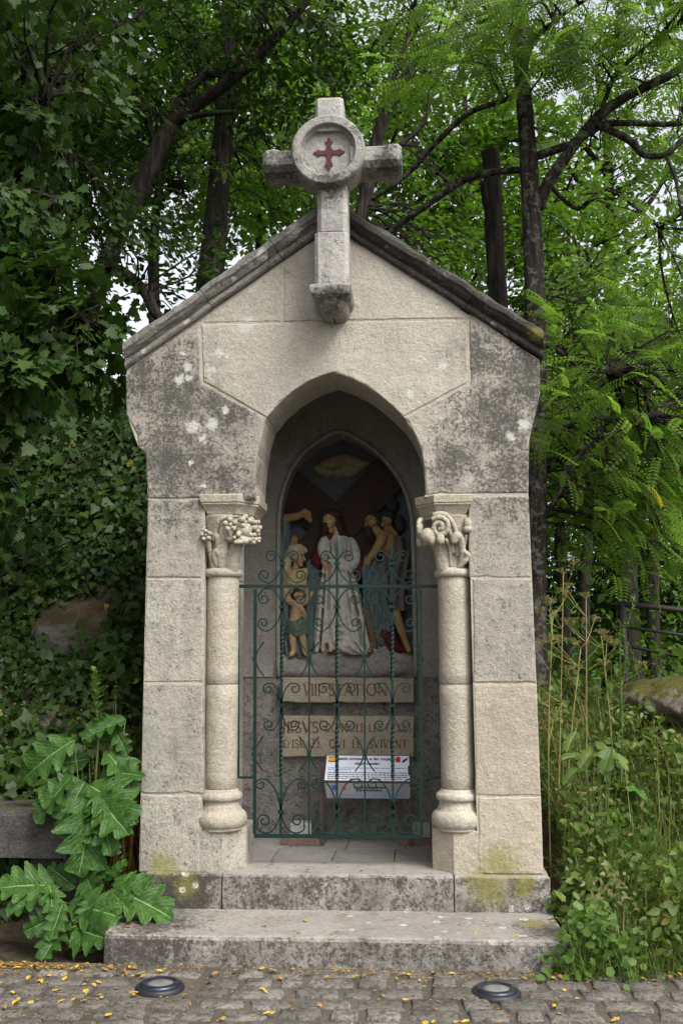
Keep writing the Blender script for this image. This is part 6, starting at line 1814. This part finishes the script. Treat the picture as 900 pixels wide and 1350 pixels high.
c = P(86, 700, 1.45); c.z = float(H(c.x, 1.45)) - .05; rock('boulder', 'grey boulder in the dark upper part of the ivy bank', [((c.x, 1.5, c.z - .08), (.17, .25, .16)), ((c.x + .10, 1.5, c.z - .16), (.16, .25, .15)), ((c.x - .12, 1.5, c.z - .14), (.12, .25, .2))], M['bench'], 2)
c = P(75, 785, .9); c.z = float(H(c.x, .9)); rock('boulder', 'small mossy boulder half buried low in the ivy', [((c.x, .95, c.z - .02), (.24, .2, .12)), ((c.x + .2, .95, c.z - .06), (.15, .2, .12)), ((c.x, .95, c.z - .2), (.3, .2, .14))], M['moss_rock'], 3)
BN = thing('stone_ledge', 'dark stone ledge slab on rough blocks behind the acanthus', 'stone ledge', loc=(-2.2, 0, 0))
zt_, zb2 = P(30, 1070, -.12).z, P(30, 1131, -.12).z
def lb(x0, x1, y0, y1, z0, z1, name, sd): 
    v, f = slab_xy(rough(ccw([(x0, y0), (x1, y0), (x1, y1), (x0, y1)]), .06, .012, sd), z0, z1, .025); obj(name, [(a + 2.2, b, c_) for a, b, c_ in v], f, M['bench'], BN)
lb(-4.2, -2.62, -.12, .45, zb2 - .01, zt_ - .02, 'slab', 1); lb(-2.61, P(90, 1100, -.12).x, -.13, .45, zb2, zt_, 'slab', 2)
for k, (a, b) in enumerate(((-4.1, -3.5), (-3.4, -2.8), (P(38, 1150, -.05).x, P(78, 1150, -.05).x), (P(86, 1150, 0).x, P(120, 1150, 0).x))): lb(a, b, -.02 - .03 * (k % 2), .42, -.1, zb2 + .004, 'support_block', 5 + k)
M['rail'] = plain('dark_iron_rail', (.035, .028, .026), .6, .3, .2, 40, spec=.4)
RLG = thing('iron_railing', 'dark iron railing with three sloping rails above the mossy boulder', 'railing', loc=P(820, 900, 3.0))
def rl(pts, r, name):
    v, f = tube([P(*q) - RLG.location for q in pts], r, 8); obj(name, v, f, M['rail'], RLG, True)
rl([(812, 796, 3.0), (860, 800, 3.0), (905, 805, 3.0), (1010, 817, 3.0)], .026, 'top_rail')
rl([(820, 826, 3.0), (905, 838, 3.0), (1010, 853, 3.0)], .014, 'rail'); rl([(820, 850, 3.0), (905, 868, 3.0), (1010, 890, 3.0)], .014, 'rail')
for px, t_y in ((820, 797), (975, 813)):
    b = P(px, t_y, 3.0); v, f = tube([b - RLG.location, Vector((b.x, 3.0, float(H(b.x, 3.0)) - .1)) - RLG.location], .026, 8); obj('post', v, f, M['rail'], RLG, True)

# ------------------------------------------------------------------ fallen leaves
M['fallen'] = plain('fallen_yellow_leaf', (.40, .265, .03), .8, .3, .1, 60)
M['fallen_b'] = plain('fallen_ochre_leaf', (.27, .135, .045), .85, .3, .1, 60)
FV = []
for k in range(6):
    V, Fq = leaf_blade(.036, .0095 + .002 * (k % 3), 0, k, .15 * (k % 3), .002, 5, .35 if k % 2 else .1)
    FV.append([mk('fallen_leaf', V, Fq, M['fallen']), mk('fallen_leaf', V, Fq, M['fallen_b'])])
rl_ = random.Random(77)
lights = [o for o in bpy.data.objects if o.name.startswith('ground_light')]
def drop(x, y, z, lab, grp):
    br = rl_.random() >= .78
    if br: lab = lab.replace('yellow', 'orange-brown')
    o = link('fallen_leaf', rl_.choice(FV)[1 if br else 0], None, (x, y, z), (rl_.uniform(-.25, .25), rl_.uniform(-.2, .2), rl_.uniform(0, 6.28)), [rl_.uniform(.5, 1.1)] * 3)
    tag(o, lab, 'leaf', grp)
for k in range(285):
    while True:
        y = rl_.uniform(-1.6, -.66) if rl_.random() < .6 else rl_.gauss(-.74, .05)
        x = rl_.uniform(-2.4, 2.5) if rl_.random() < .6 else rl_.gauss(-1.7, .35)
        if y < -.655 and min(math.hypot(x - l.location.x, y - l.location.y) for l in lights) > .13: break
    drop(x, y, .022, 'yellow fallen leaf lying on the cobbles', 'fallen leaves on the cobbles')
for k in range(46):
    x = rl_.uniform(x0 if False else -1.45, 1.35); y = rl_.uniform(YS + .05, YP - .04)
    if k < 16: x = rl_.gauss(-1.25, .12)
    drop(x, y, .158, 'yellow fallen leaf lying on the stone step', 'fallen leaves on the step')
for k in range(9): drop(rl_.uniform(-.6, .6), rl_.uniform(-.02, .3), z_floor + .008, 'yellow fallen leaf lying on the shrine threshold', 'fallen leaves on the threshold')
n = 3600
X = np.where(RNG.random(n) < .5, RNG.uniform(-2.6, 2.6, n), RNG.normal(-1.9, .4, n)); Y = np.where(RNG.random(n) < .45, -.66 - np.abs(RNG.normal(0, .07, n)), RNG.uniform(-1.7, -.66, n))
Z = np.full(n, .016)
o = leaf_obj('leaf_litter', [scatter(DI, np.stack([X, Y, Z], 1), RNG.normal(size=(n, 3)) * np.array([1, 1, .15]), np.array([0, 0, 1.]) + RNG.normal(size=(n, 3)) * .25, RNG.uniform(.008, .024, n))], M['litter'] if 'litter' in M else leafmat('leaf_crumbs', (.30, .18, .03), (.12, .075, .035), (.5, .3, .05), trans=.1))
tag(o, 'crumbled yellow and brown leaf litter along the foot of the step', 'leaf litter', kind='stuff')
